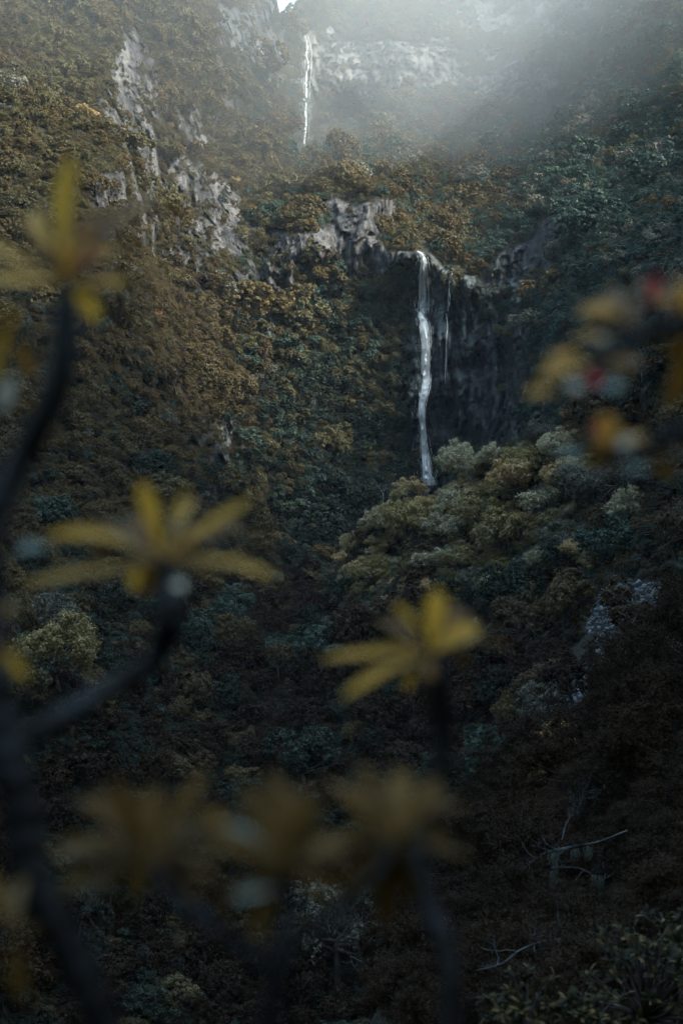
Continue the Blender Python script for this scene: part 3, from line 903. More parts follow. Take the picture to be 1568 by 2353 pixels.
# scree of pale stones
rg = np.random.default_rng(41)
sx = rg.uniform(1240, 1568, 14000); sy = rg.uniform(1340, 1800, 14000)
b = np.clip(blobs(sx, sy, SCREE), -2, 1)
SP0 = W(sx, sy, 115)
ok = (b + 1.4 * fbm(SP0 / 4, 3, 61) > 0.2) & (rg.random(len(sx)) < 0.4)
sx, sy = sx[ok], sy[ok]
sd, _ = mid_depth(sx, sy)
SP = W(sx, sy, sd - 0.15)
cube = np.array([[x, y, z] for x in (-1, 1) for y in (-1, 1) for z in (-1, 1)], float)
cq = np.array([[0, 1, 3, 2], [4, 6, 7, 5], [0, 4, 5, 1], [2, 3, 7, 6], [0, 2, 6, 4], [1, 5, 7, 3]])
sv = cube[None] * rg.uniform(0.5, 1.2, (len(SP), 8, 3)) * (np.exp(rg.normal(-2.3, .5, len(SP))))[:, None, None]
ca = rg.uniform(0, 6.28, len(SP)); cc, ss = np.cos(ca), np.sin(ca)
sv = np.stack([sv[..., 0] * cc[:, None] - sv[..., 2] * ss[:, None], sv[..., 1], sv[..., 0] * ss[:, None] + sv[..., 2] * cc[:, None]], -1) + SP[:, None]
sq_ = (cq[None] + 8 * np.arange(len(SP))[:, None, None]).reshape(-1, 4)
M['stone'] = bark_mat('pale_scree_stone', (0.07, 0.085, 0.10), (0.24, 0.28, 0.32), 0.8)
tag(link('scree', mesh_np('scree', sv.reshape(-1, 3), sq_, [M['stone']], smooth_shade=False)), 'pale grey scree stones scattered down the dark right slope', 'scree', kind='stuff')

# ------------------------------------------------------------------ waterfalls
m, nt, out = new_mat('white_water')
p_ = N(nt, 'ShaderNodeBsdfPrincipled', Roughness=0.35)
p_.inputs['Base Color'].default_value = (0.90, 0.95, 0.98, 1)
tr = N(nt, 'ShaderNodeBsdfTranslucent'); tr.inputs[0].default_value = (0.90, 0.95, 0.98, 1)
ms = N(nt, 'ShaderNodeMixShader'); ms.inputs[0].default_value = 0.25
ms.inputs[0].default_value = 0.08
nt.links.new(p_.outputs[0], ms.inputs[1]); nt.links.new(tr.outputs[0], ms.inputs[2]); nt.links.new(ms.outputs[0], out.inputs[0])
M['water'] = m
m, nt, out = new_mat('thin_water_veil')
geo = N(nt, 'ShaderNodeNewGeometry')
mp = N(nt, 'ShaderNodeMapping'); mp.inputs['Scale'].default_value = (3.5, 3.5, 0.22)
nt.links.new(geo.outputs['Position'], mp.inputs['Vector'])
nz = N(nt, 'ShaderNodeTexNoise', Scale=1.0, Detail=4.0); nt.links.new(mp.outputs[0], nz.inputs['Vector'])
cr = ramp(nt, nz.outputs['Fac'], [(0.42, (0.0,) * 3), (0.68, (0.4,) * 3)])
df = N(nt, 'ShaderNodeBsdfDiffuse'); df.inputs[0].default_value = (0.8, 0.87, 0.92, 1)
tp = N(nt, 'ShaderNodeBsdfTransparent')
ms = N(nt, 'ShaderNodeMixShader')
bo = N(nt, 'ShaderNodeAttribute', attribute_name='body'); mu = N(nt, 'ShaderNodeMath', operation='MULTIPLY')
nt.links.new(cr.outputs[0], mu.inputs[0]); nt.links.new(bo.outputs['Fac'], mu.inputs[1])
nt.links.new(mu.outputs[0], ms.inputs[0]); nt.links.new(tp.outputs[0], ms.inputs[1]); nt.links.new(df.outputs[0], ms.inputs[2]); nt.links.new(ms.outputs[0], out.inputs[0])
M['veil'] = m

def fall(path, strands, seed, base_fn, gap=1.2, rad=(0.05, 0.16), veil=True, drift=1.0, core=True):
    """path rows (px, py, half width in px, density); returns strand mesh data and veil mesh data in world space"""
    rg = np.random.default_rng(seed)
    n = int((path[-1][1] - path[0][1]) / 3) + 8
    sp_ = spline([(a, b, c) for a, b, c in path], n)
    dd = base_fn(sp_[:, 0], sp_[:, 1])
    # keep the water in front of the ledges it runs over
    dm = np.array([dd[max(0, i - 10):i + 11].min() for i in range(n)]) - gap
    dm = np.convolve(np.pad(dm, 9, mode='edge'), np.ones(19) / 19, 'valid')
    polys = []
    for k in range(strands):
        off = np.clip(rg.normal(0, 0.55), -1.5, 1.5)
        i0 = int(rg.uniform(0, 0.55) ** 1.5 * n) if k > strands * .3 else 0
        i1 = min(n, i0 + int(rg.uniform(0.15, 0.8) * n)) if k > strands * .3 else n
        if i1 - i0 < 6: continue
        s = np.arange(i0, i1)
        wv = np.interp(s, np.arange(0, n + 12, 7), np.cumsum(rg.normal(0, 0.2, len(np.arange(0, n + 12, 7)))))
        wv = wv - wv.mean()
        x = sp_[s, 0] + np.clip(off + wv * drift, -1.7, 1.7) * sp_[s, 2]
        dep = dm[s] - rg.uniform(0, 0.8)
        Pw = W(x, sp_[s, 1], dep)
        r = rg.uniform(*rad) * np.clip(np.sin(np.linspace(0.12, math.pi - 0.05, len(s))), 0.1, 1) ** 0.5 * np.clip(1 + np.interp(s, np.arange(0, n + 12, 3), rg.normal(0, .45, len(np.arange(0, n + 12, 3)))), .2, 2)
        polys.append((Pw, r))
    res = [tubes(polys, 5)]
    # the body of the fall steps forward over the ledges
    stp = np.cumsum(np.where(rg.random(n) < .16, 1, 0))
    ph = np.zeros(n)
    for k in range(1, n): ph[k] = 0 if stp[k] != stp[k - 1] else ph[k - 1] + 1
    fwd = np.clip(ph * 0.32, 0, 2.2)
    u = np.linspace(-1, 1, 7)
    wob = np.convolve(rg.normal(0, 1, n + 6), np.ones(7) / 7, 'valid')[:n] * .35
    hw = sp_[:, 2] * .5 * (1 + np.convolve(rg.normal(0, .5, n + 2), np.ones(3) / 3, 'valid'))
    X = (sp_[:, 0] + wob * sp_[:, 2])[:, None] + u[None] * np.clip(hw * (1 if core else .3), .1, None)[:, None] + rg.normal(0, .3, (n, 7))
    D = (dm - fwd)[:, None] + 0.5 * u[None] ** 2 + rg.normal(0, .12, (n, 7))
    v_, q_ = W(X, np.broadcast_to(sp_[:, 1][:, None], X.shape), D).reshape(-1, 3), grid_quads(n, 7)
    q_ = q_[rg.random(len(q_)) > np.abs(np.tile((u[1:] + u[:-1]) / 2, n - 1)) * .9 - .1]
    res[0] = (np.concatenate([res[0][0], v_]), np.concatenate([res[0][1], q_ + len(res[0][0])]))
    if veil:
        m_ = 9
        u = np.linspace(-1, 1, m_)
        X = sp_[:, 0][:, None] + u[None] * sp_[:, 2][:, None] * 1.25
        Y = np.broadcast_to(sp_[:, 1][:, None], X.shape)
        D = dm[:, None] + 0.2 + 0.9 * (u[None] ** 2)
        res.append((W(X, Y, D).reshape(-1, 3), grid_quads(n, m_), np.broadcast_to((1 - u ** 2)[None] * np.clip(np.sin(np.linspace(.25, math.pi - .12, n)), 0, 1)[:, None] ** .6, X.shape)))
    # loose drops and short threads torn off the sides, more of them low down
    drops = []
    for k in range(int(strands * (2.2 if strands > 40 else .8))):
        i = int(n * rg.uniform(.04, 1) ** .8); i = min(max(i, 2), n - 6)
        m2 = int(rg.integers(3, 6)); s = np.arange(i, min(n, i + m2))
        x = sp_[s, 0] + rg.normal(0, 1.0) * sp_[s, 2] * 1.3
        drops.append((W(x, sp_[s, 1], dm[s] - rg.uniform(-.2, 1.6)), np.full(len(s), rg.uniform(.012, .035))))
    v2, q2 = tubes(drops, 4)
    res[0] = (np.concatenate([res[0][0], v2]), np.concatenate([res[0][1], q2 + len(res[0][0])]))
    return res

def waterfall(parts, label, base_fn):
    first = parts[0]['path'][0]
    base = W(*parts[-1]['path'][-1][:2], base_fn(*[np.array([v], float) for v in parts[-1]['path'][-1][:2]])[0])
    e = link('waterfall', None, None, tuple(base))
    tag(e, label, 'waterfall')
    for k, p in enumerate(parts):
        res = fall(p['path'], p['strands'], p['seed'], base_fn, gap=p.get('gap', 1.2), rad=p.get('rad', (0.05, 0.16)), drift=p.get('drift', 1.0), veil=p.get('veil', True), core=p.get('core', True))
        v, q = res[0]
        link('white_water', mesh_np('white_water', v - base, q, [M['water']]), e)
        if len(res) > 1:
            v, q, ed = res[1]
            link('water_veil', mesh_np('water_veil', v - base, q, [M['veil']], attrs={'body': ed}), e)
    return e

fd = lambda x, y: far_depth(x, y)[0]
waterfall([dict(path=[(958, 576, 2), (966, 583, 4), (972, 600, 6), (972, 640, 10), (973, 690, 12), (972, 722, 12)], strands=70, seed=1, core=False, rad=(0.02, 0.06), gap=2.2, drift=0.5),
           dict(path=[(964, 716, 3), (968, 728, 6), (975, 750, 8), (977, 790, 8), (976, 830, 7), (975, 862, 8), (976, 880, 8), (973, 905, 7), (968, 930, 6), (968, 960, 5), (971, 1000, 5), (975, 1050, 7), (979, 1090, 9), (985, 1115, 10)], strands=150, seed=2, rad=(0.02, 0.065), gap=2.6)],
          'tall thin main waterfall dropping in two steps down the dark cliff', fd)
waterfall([dict(path=[(697, 72, 3), (702, 85, 5), (706, 110, 7), (706, 150, 9), (703, 200, 9), (702, 225, 8)], strands=6, seed=3, core=False, veil=False, rad=(0.02, 0.06), gap=2.0, drift=.5),
           dict(path=[(697, 222, 3), (701, 240, 6), (702, 280, 8), (700, 320, 8), (699, 336, 7)], strands=7, seed=4, core=False, veil=False, rad=(0.02, 0.06), gap=2.0, drift=.5)],
          'hazy upper waterfall high up beside the sky gap', fd)
waterfall([dict(path=[(1046, 612, 2), (1040, 622, 3), (1034, 640, 4), (1032, 660, 4), (1031, 690, 7), (1028, 715, 5)], strands=6, seed=5, core=False, rad=(0.015, 0.035), veil=False),
           dict(path=[(1024, 720, 2), (1027, 750, 3), (1024, 790, 2), (1023, 830, 2), (1022, 880, 4)], strands=4, seed=6, core=False, rad=(0.012, 0.035), veil=False)],
          'thin side trickle right of the main waterfall', fd)

# ------------------------------------------------------------------ near bank bushes
BUSH = []
for k in range(4):
    me, lc = crown_mesh('heath_bush_crown', M['shade_dark_heath'], 5000 + k, lobes=26, subs=34, per=44, leaf=0.028, flat=0.9, sub_r=(0.07, 0.13))
    v, q = tubes(trunk_polys(700 + k, lc, 0.8, 0.035), 6)
    BUSH.append((me, mesh_np('heath_bush_stem', v, q, [M['bark']]), 0.8))
rg3 = np.random.default_rng(51)
bpts = []
for _ in range(4000):
    x, y = rg3.uniform(930, 1720), rg3.uniform(1480, 2480)
    if y < near_crest(np.array([x]))[0] + 4: continue
    if ((x - 1330) / 120) ** 2 + ((y - 2130) / 110) ** 2 < 1: continue     # the dark hollow
    dd = near_depth(np.array([x]), np.array([y]))[0][0]
    if dd < 14.5: continue
    r = rg3.uniform(0.75, 1.25) * (dd / 26) ** .5
    Pb = W(x, y, dd)
    if any(np.linalg.norm(Pb - q0) < 0.6 * (r + r0) for q0, r0, _, _ in bpts): continue
    bpts.append((Pb, r, x, y))
print('bushes', len(bpts))
def bzone(x, y):
    a = 'along the crest of the near bank' if y < near_crest(np.array([x]))[0] + 110 else ('above the dark hollow' if y < 2060 else 'low on the near bank')
    return a + (', toward the waterfall side' if x < 1250 else ', toward the frame edge')
for Pb, r, x, y in bpts:
    me, tm, h = BUSH[int(rg3.integers(0, 4))]
    e = link('heath_bush', None, None, tuple(Pb - np.array([0, 0, 0.3 * r])))
    e.scale = (r, r, r * rg3.uniform(.9, 1.2)); e.rotation_euler = (0, 0, rg3.uniform(0, 6.28))
    tag(e, 'dark brown heath bush ' + bzone(x, y), 'bush', 'heath bushes on the near bank')
    link('stem', tm, e)
    c = link('crown', me, e); c.location = (0, 0, h)

# yellow bush peeping over the bank
me, lc = crown_mesh('yellow_bush_crown', M['gold'], 5100, lobes=12, subs=16, per=16, leaf=0.11, flat=0.8)
for (x, y, d_, r, lab) in [(1320, 1760, 38, 1.5, 'bright yellow bush rising behind the crest of the dark near bank'), (1215, 1850, 37, 0.7, 'small yellow bush just left of the bright one on the bank crest')]:
    e = link('yellow_bush', None, None, tuple(W(x, y, d_) - np.array([0, 0, r * 0.9]))); e.scale = (r, r, r)
    tag(e, lab, 'bush', 'yellow bushes')
    v, q = tubes(trunk_polys(800, lc, 0.8, 0.035), 6)
    link('stem', mesh_np('yellow_bush_stem', v, q, [M['bark']]), e)
    c = link('crown', me, e); c.location = (0, 0, 0.8)

# pale dead boughs in the hollow, with hanging lichen
def bough(px_pts, d, rad0, seed, label, twig=6, lvl=1, moss=()):
    pts = np.array([W(x, y, d + dz) for x, y, dz in px_pts])
    base = pts[0]
    rg = np.random.default_rng(seed)
    c = spline(pts, 24) - base
    e = link('dead_branch', None, None, tuple(base))
    tag(e, label, 'branch', 'dead branches in the hollow')
    v, q = tubes([(c, np.linspace(rad0, rad0 * .3, 24))], 7)
    link('limb', mesh_np('dead_limb', v, q, [M['dead_wood']]), e)
    polys = []
    for k in range(twig):
        i = rg.integers(3, 23)
        dd = c[i] - c[i - 1]; dd /= np.linalg.norm(dd)
        branch(rg, c[i], unit(dd + rg.normal(size=3) * .6), rg.uniform(.2, .5), rad0 * .35, lvl, polys, spread=.6, kids=3, up=0.05, wig=.25)
    v, q = tubes(polys, 5)
    link('twigs', mesh_np('dead_twigs', v, q, [M['dead_wood']]), e)
    for (x, y, w_, h_) in moss:
        t0 = W(x, y, d) - base
        ps = []
        for k in range(14):
            o = rg.normal(size=3) * np.array([w_, w_, 0.02]) * .5
            L_ = h_ * rg.uniform(.5, 1)
            ps.append((np.array([t0 + o + np.array([rg.normal() * .01 * j, 0, -L_ * j / 4]) * (1 - .1 * j) for j in range(5)]), np.linspace(0.008, 0.002, 5)))
        v, q = tubes(ps, 4)
        link('hanging_lichen', mesh_np('hanging_lichen', v, q, [M['moss']]), e)
bough([(1358, 2192, 0), (1300, 2160, .1), (1240, 2165, 0), (1190, 2185, -.1), (1150, 2215, -.2), (1090, 2230, -.2)], 16.5, 0.022, 3, 'bluish pale dead branch lying across the dark hollow', twig=9)
bough([(1440, 1908, 0), (1370, 1935, 0), (1310, 1945, .1), (1262, 1955, 0), (1225, 1975, 0)], 21, 0.017, 4, 'dead branch hung with pale lichen over the hollow', twig=8, moss=[(1272, 1960, .06, .5), (1320, 1950, .07, .3), (1350, 1945, .06, .32), (1272, 2000, .05, .6)])
bough([(1375, 2080, 0), (1365, 2020, 0), (1330, 1995, .1), (1280, 1992, 0)], 20, 0.015, 6, 'short dead branch with a lichen tuft beside the hollow', twig=5, moss=[(1372, 2010, .09, .55)])
bough([(1290, 1930, 0), (1300, 1890, .2), (1330, 1850, .2), (1340, 1810, .3)], 22.5, 0.013, 8, 'spray of bare bluish twigs on the bank above the hollow', twig=14, lvl=2)

# ------------------------------------------------------------------ leafy plants
def leaf_grid(p0, p1, width, face, sag=0.08, fold=0.25, nu=9, nv=5):
    p0, p1 = np.array(p0, float), np.array(p1, float)
    ax_ = p1 - p0; L_ = np.linalg.norm(ax_); ax_ /= L_
    side = np.cross(ax_, face); side /= np.linalg.norm(side) + 1e-9
    up = np.cross(side, ax_)
    t = np.linspace(0, 1, nu)
    prof = np.interp(t, [0, .12, .35, .62, .82, .94, 1], [.12, .25, .62, 1, .86, .45, .03]) * width * .5
    u = np.linspace(-1, 1, nv)
    c = p0 + t[:, None] * ax_ * L_ + (np.sin(t * math.pi) * sag * L_)[:, None] * up
    v = c[:, None] + u[None, :, None] * prof[:, None, None] * side + (np.abs(u)[None, :, None] * prof[:, None, None] * fold) * up
    return v.reshape(-1, 3), grid_quads(nu, nv)

def leaf_material(name, a, b, trans=0.35, spec=.3):
    m, nt, out = new_mat(name)
    L = nt.links.new
    tc = N(nt, 'ShaderNodeTexCoord'); info = N(nt, 'ShaderNodeObjectInfo')
    nz = N(nt, 'ShaderNodeTexNoise', Scale=14.0, Detail=2.0); L(tc.outputs['Object'], nz.inputs['Vector'])
    ad = N(nt, 'ShaderNodeMath', operation='MULTIPLY_ADD'); L(info.outputs['Random'], ad.inputs[0]); ad.inputs[1].default_value = .6
    sb = N(nt, 'ShaderNodeMath', operation='MULTIPLY_ADD'); L(nz.outputs['Fac'], sb.inputs[0]); sb.inputs[1].default_value = .6; sb.inputs[2].default_value = -.1
    L(sb.outputs[0], ad.inputs[2])
    cr = ramp(nt, ad.outputs[0], [(.15, a), (.85, b)])
    p = N(nt, 'ShaderNodeBsdfPrincipled', Roughness=.5); p.inputs['Specular IOR Level'].default_value = spec
    L(cr.outputs[0], p.inputs['Base Color'])
    t = N(nt, 'ShaderNodeBsdfTranslucent'); L(cr.outputs[0], t.inputs[0])
    ms = N(nt, 'ShaderNodeMixShader'); ms.inputs[0].default_value = trans
    L(p.outputs[0], ms.inputs[1]); L(t.outputs[0], ms.inputs[2]); L(ms.outputs[0], out.inputs[0])
    return m
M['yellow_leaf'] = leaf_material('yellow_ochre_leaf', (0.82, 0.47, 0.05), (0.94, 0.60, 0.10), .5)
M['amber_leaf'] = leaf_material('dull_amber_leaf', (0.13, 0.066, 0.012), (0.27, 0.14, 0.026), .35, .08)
M['orange_leaf'] = leaf_material('orange_leaf', (0.6, 0.22, 0.03), (0.7, 0.3, 0.05))
M['golden_leaf'] = leaf_material('golden_orange_leaf', (0.76, 0.38, 0.035), (0.88, 0.48, 0.06), .5)
M['dimmed_leaf'] = leaf_material('shade_dimmed_leaf', (0.105, 0.059, 0.011), (0.22, 0.124, 0.022), .35, .08)  # leaf colour darkened to paint in the dim light at the bottom
M['pale_leaf'] = leaf_material('pale_green_leaf', (0.16, 0.26, 0.23), (0.30, 0.40, 0.36), .2)
M['white_leaf'] = leaf_material('cream_leaf', (0.7, 0.66, 0.5), (0.8, 0.76, 0.62), .2)
M['red_bud'] = leaf_material('red_bud', (0.62, 0.04, 0.05), (0.75, 0.07, 0.07), .2)
LEAFM = {'y': 'yellow_leaf', 'a': 'amber_leaf', 'o': 'orange_leaf', 'p': 'pale_leaf', 'w': 'white_leaf', 'r': 'red_bud', 'g': 'golden_leaf', 'd': 'dimmed_leaf'}
LEAFN = {'r': 'bud', 'p': 'young_leaf', 'w': 'young_leaf'}

def near_plant(label, root_d, stems, rosettes, loose=()):
    """stems: list of lists (px, py, width px, depth); rosettes: (px, py, depth, leaves); leaves: (tip px, py, width px, depth offset, colour[, base px, py])"""
    root = W(stems[0][-1][0], stems[0][-1][1], stems[0][-1][3])
    e = link('leafy_shrub', None, None, tuple(root))
    tag(e, label, 'shrub', 'blurred yellow-leaved shrubs in front')
    for st in stems:
        s = spline([(a, b, c, d_) for a, b, c, d_ in st], 10 * len(st))
        Pw = W(s[:, 0], s[:, 1], s[:, 3])
        r = s[:, 2] * .5 * K * s[:, 3] * (1 + .10 * np.sin(np.arange(len(s)) * 1.3 + st[0][0]))
        v, q = tubes([(Pw - root, r)], 12)
        link('stem', mesh_np('shrub_stem', v, q, [M['near_bark']]), e)
    rgl = np.random.default_rng(int(abs(rosettes[0][0])) + 5)
    for (cx, cy, d_, leaves) in rosettes:
        c = W(cx, cy, d_)
        r = 16 * K * d_
        ro = link('rosette', None, e, tuple(c - root))
        extra = []
        if len(leaves) > 6 and cx < 1100:
            R_ = np.median([math.hypot(l[0] - cx, l[1] - cy) for l in leaves])
            for k in range(24 if cy > 1900 else 8):
                a = rgl.uniform(0, 6.28)
                rr = R_ * rgl.uniform(.6, 1.55 if cy > 1900 else 1.0)
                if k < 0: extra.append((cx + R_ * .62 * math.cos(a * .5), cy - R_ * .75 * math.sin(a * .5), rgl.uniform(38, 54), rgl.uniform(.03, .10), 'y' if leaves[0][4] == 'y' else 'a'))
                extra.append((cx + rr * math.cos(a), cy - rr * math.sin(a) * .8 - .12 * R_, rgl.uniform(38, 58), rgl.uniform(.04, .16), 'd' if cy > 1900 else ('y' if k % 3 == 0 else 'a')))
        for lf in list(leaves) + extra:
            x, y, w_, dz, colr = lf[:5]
            if colr == 'a' and cy > 1900: colr = 'd'  # low rosettes get their shade as a darker leaf colour
            w_ = w_ * (.84 if colr in 'yad' else 1) * (1.25 if (cx, cy) == (150, 650) else 1)
            p0 = W(lf[5], lf[6], d_ + dz * .5) - c if len(lf) > 5 else unit(W(x, y, d_ + dz) - c) * r
            p1 = W(x, y, d_ + dz) - c
            face = unit(np.array([rgl.normal() * .25, -0.5, 0.85]))
            v, q = leaf_grid(p0, p1, w_ * K * d_, face, sag=rgl.uniform(.0, .12), fold=rgl.uniform(.1, .35))
            me = mesh_np('shrub_leaf', v, q, [M[LEAFM[colr]]])
            link(LEAFN.get(colr, 'leaf'), me, ro)
    return e

near_plant('blurred shrub with bluish stem climbing the left edge, two yellow rosettes', 1.2,
 [[(150, 655, 34, 1.2), (152, 760, 62, 1.2), (140, 860, 66, 1.2), (105, 950, 62, 1.2), (55, 1050, 62, 1.2), (5, 1150, 62, 1.18), (-22, 1300, 60, 1.15), (-16, 1500, 62, 1.12), (5, 1690, 84, 1.1), (48, 1840, 88, 1.08), (70, 2000, 96, 1.06), (130, 2130, 92, 1.04), (195, 2250, 86, 1.02), (260, 2420, 84, 1.0)],
  [(372, 1288, 34, 1.22), (384, 1350, 56, 1.22), (390, 1430, 74, 1.2), (350, 1520, 56, 1.2), (240, 1592, 48, 1.17), (140, 1652, 46, 1.14), (30, 1712, 50, 1.11)]],
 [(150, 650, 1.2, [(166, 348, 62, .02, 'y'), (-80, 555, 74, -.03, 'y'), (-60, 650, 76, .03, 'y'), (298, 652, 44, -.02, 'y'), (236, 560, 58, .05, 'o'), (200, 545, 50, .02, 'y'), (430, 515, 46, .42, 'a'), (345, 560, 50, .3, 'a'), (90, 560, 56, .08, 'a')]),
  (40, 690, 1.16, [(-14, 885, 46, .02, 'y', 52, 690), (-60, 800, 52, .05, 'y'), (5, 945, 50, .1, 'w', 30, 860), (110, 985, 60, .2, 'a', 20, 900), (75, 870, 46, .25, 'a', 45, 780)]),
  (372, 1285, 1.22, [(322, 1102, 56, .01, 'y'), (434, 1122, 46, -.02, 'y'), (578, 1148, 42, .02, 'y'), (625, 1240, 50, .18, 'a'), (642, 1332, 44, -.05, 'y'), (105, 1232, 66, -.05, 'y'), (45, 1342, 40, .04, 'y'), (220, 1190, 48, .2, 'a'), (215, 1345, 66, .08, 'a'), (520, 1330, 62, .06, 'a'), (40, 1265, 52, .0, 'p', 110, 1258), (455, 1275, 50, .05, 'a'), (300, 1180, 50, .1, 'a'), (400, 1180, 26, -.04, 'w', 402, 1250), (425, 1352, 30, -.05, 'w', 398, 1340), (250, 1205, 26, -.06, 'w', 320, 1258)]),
  (-20, 1470, 1.1, [(62, 1562, 46, 0, 'y'), (60, 1400, 40, .2, 'a')])])
near_plant('blurred yellow rosette on a single bent grey stem, middle of the view', 1.3,
 [[(985, 1505, 36, 1.3), (1003, 1580, 56, 1.3), (1014, 1680, 46, 1.3), (1006, 1800, 40, 1.28), (985, 1920, 40, 1.26), (962, 1990, 42, 1.24), (985, 2090, 44, 1.22), (1020, 2170, 46, 1.2), (1036, 2260, 46, 1.18), (1030, 2420, 48, 1.15)]],
 [(985, 1505, 1.3, [(898, 1386, 50, -.02, 'y'), (1006, 1350, 60, .02, 'y'), (1098, 1438, 62, .03, 'y'), (1170, 1482, 46, .2, 'a'), (735, 1515, 40, .0, 'y'), (826, 1510, 58, .1, 'a'), (785, 1606, 46, -.04, 'y'), (1070, 1528, 50, .1, 'a'), (900, 1560, 40, .12, 'a'), (985, 1565, 34, -.06, 'a')])])
near_plant('dim amber leaf cluster on dark stems along the bottom edge', 0.95,
 [[(655, 2010, 40, .9), (655, 2120, 44, .9), (640, 2230, 50, .89), (600, 2420, 56, .88)], [(350, 2000, 26, 1.0), (420, 2070, 30, .98), (520, 2150, 34, .95), (635, 2230, 38, .9)], [(905, 1950, 26, 1.0), (850, 2020, 30, .98), (760, 2110, 34, .95), (650, 2200, 36, .9)]],
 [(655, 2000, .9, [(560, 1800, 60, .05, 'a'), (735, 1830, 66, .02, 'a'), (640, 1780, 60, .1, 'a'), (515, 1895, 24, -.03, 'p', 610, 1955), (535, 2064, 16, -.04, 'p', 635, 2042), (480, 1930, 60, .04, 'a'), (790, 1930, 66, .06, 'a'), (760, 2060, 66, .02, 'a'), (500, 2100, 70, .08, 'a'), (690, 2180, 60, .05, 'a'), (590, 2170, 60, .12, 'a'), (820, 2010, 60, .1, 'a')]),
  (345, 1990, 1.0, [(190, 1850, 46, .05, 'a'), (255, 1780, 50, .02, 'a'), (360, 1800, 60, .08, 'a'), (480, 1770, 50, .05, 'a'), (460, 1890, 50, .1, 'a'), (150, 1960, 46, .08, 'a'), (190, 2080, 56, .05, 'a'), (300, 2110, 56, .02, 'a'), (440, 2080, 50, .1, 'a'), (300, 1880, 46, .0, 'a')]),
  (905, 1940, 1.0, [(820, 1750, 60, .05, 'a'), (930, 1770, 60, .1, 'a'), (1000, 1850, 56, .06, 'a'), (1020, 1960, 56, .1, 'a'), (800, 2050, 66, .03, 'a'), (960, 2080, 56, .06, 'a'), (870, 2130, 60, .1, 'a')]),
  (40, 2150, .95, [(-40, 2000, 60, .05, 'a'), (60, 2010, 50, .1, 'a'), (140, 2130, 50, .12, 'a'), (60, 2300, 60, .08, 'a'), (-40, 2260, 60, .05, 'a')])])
near_plant('blurred twig with golden leaves, small red buds and pale young leaves, right edge', 1.15,
 [[(1350, 860, 26, 1.15), (1420, 800, 32, 1.15), (1500, 760, 38, 1.15), (1640, 720, 44, 1.15)], [(1385, 1040, 28, 1.1), (1470, 1030, 36, 1.1), (1560, 1000, 44, 1.1), (1650, 950, 50, 1.1)], [(1500, 760, 20, 1.15), (1502, 720, 18, 1.15), (1503, 690, 16, 1.15)], [(1510, 1060, 14, 1.1), (1540, 1020, 20, 1.1), (1640, 960, 30, 1.1)]],
 [(1360, 855, 1.15, [(1238, 868, 78, 0, 'g', 1345, 845), (1255, 820, 66, .04, 'g', 1350, 835), (1320, 778, 60, .03, 'g', 1385, 765), (1208, 910, 50, -.02, 'g', 1290, 905), (1485, 838, 84, .03, 'g', 1375, 842), (1440, 880, 50, .05, 'g', 1380, 850), (1370, 890, 26, -.03, 'r', 1350, 850), (1420, 895, 46, -.05, 'p', 1385, 885), (1305, 895, 36, -.03, 'w', 1345, 885), (1400, 800, 56, .06, 'a', 1365, 850), (1300, 850, 60, .06, 'a', 1360, 860)]),
  (1440, 745, 1.15, [(1325, 715, 74, .05, 'g', 1440, 735), (1400, 670, 70, .1, 'a'), (1470, 690, 60, .05, 'a'), (1385, 800, 60, .02, 'a'), (1362, 770, 40, -.03, 'w', 1392, 790), (1500, 790, 50, .05, 'a'), (1360, 745, 60, .06, 'a')]),
  (1503, 700, 1.15, [(1503, 630, 36, 0, 'r', 1503, 715), (1470, 650, 44, .08, 'a'), (1540, 665, 44, .08, 'a'), (1560, 710, 50, .06, 'g')]),
  (1385, 1035, 1.1, [(1290, 1050, 42, -.02, 'p', 1335, 1045), (1368, 970, 20, .02, 'r', 1375, 1000), (1395, 950, 60, .04, 'g', 1385, 1040), (1480, 1000, 50, .02, 'g', 1400, 1045), (1295, 1005, 56, .06, 'a'), (1430, 1030, 36, -.02, 'w', 1450, 1005), (1390, 1085, 60, .05, 'a'), (1350, 1060, 50, .06, 'a')]),
  (1510, 1050, 1.1, [(1448, 1085, 40, -.02, 'p', 1485, 1072), (1478, 1035, 50, .03, 'g'), (1560, 1030, 60, .03, 'a'), (1545, 1195, 46, .03, 'p', 1590, 1165), (1530, 1100, 56, .05, 'a')]),
  (1590, 760, 1.15, [(1515, 788, 40, .0, 'p', 1560, 770), (1540, 690, 60, .03, 'a'), (1556, 640, 60, .05, 'g'), (1540, 830, 50, .05, 'a'), (1530, 940, 60, .08, 'a')])])

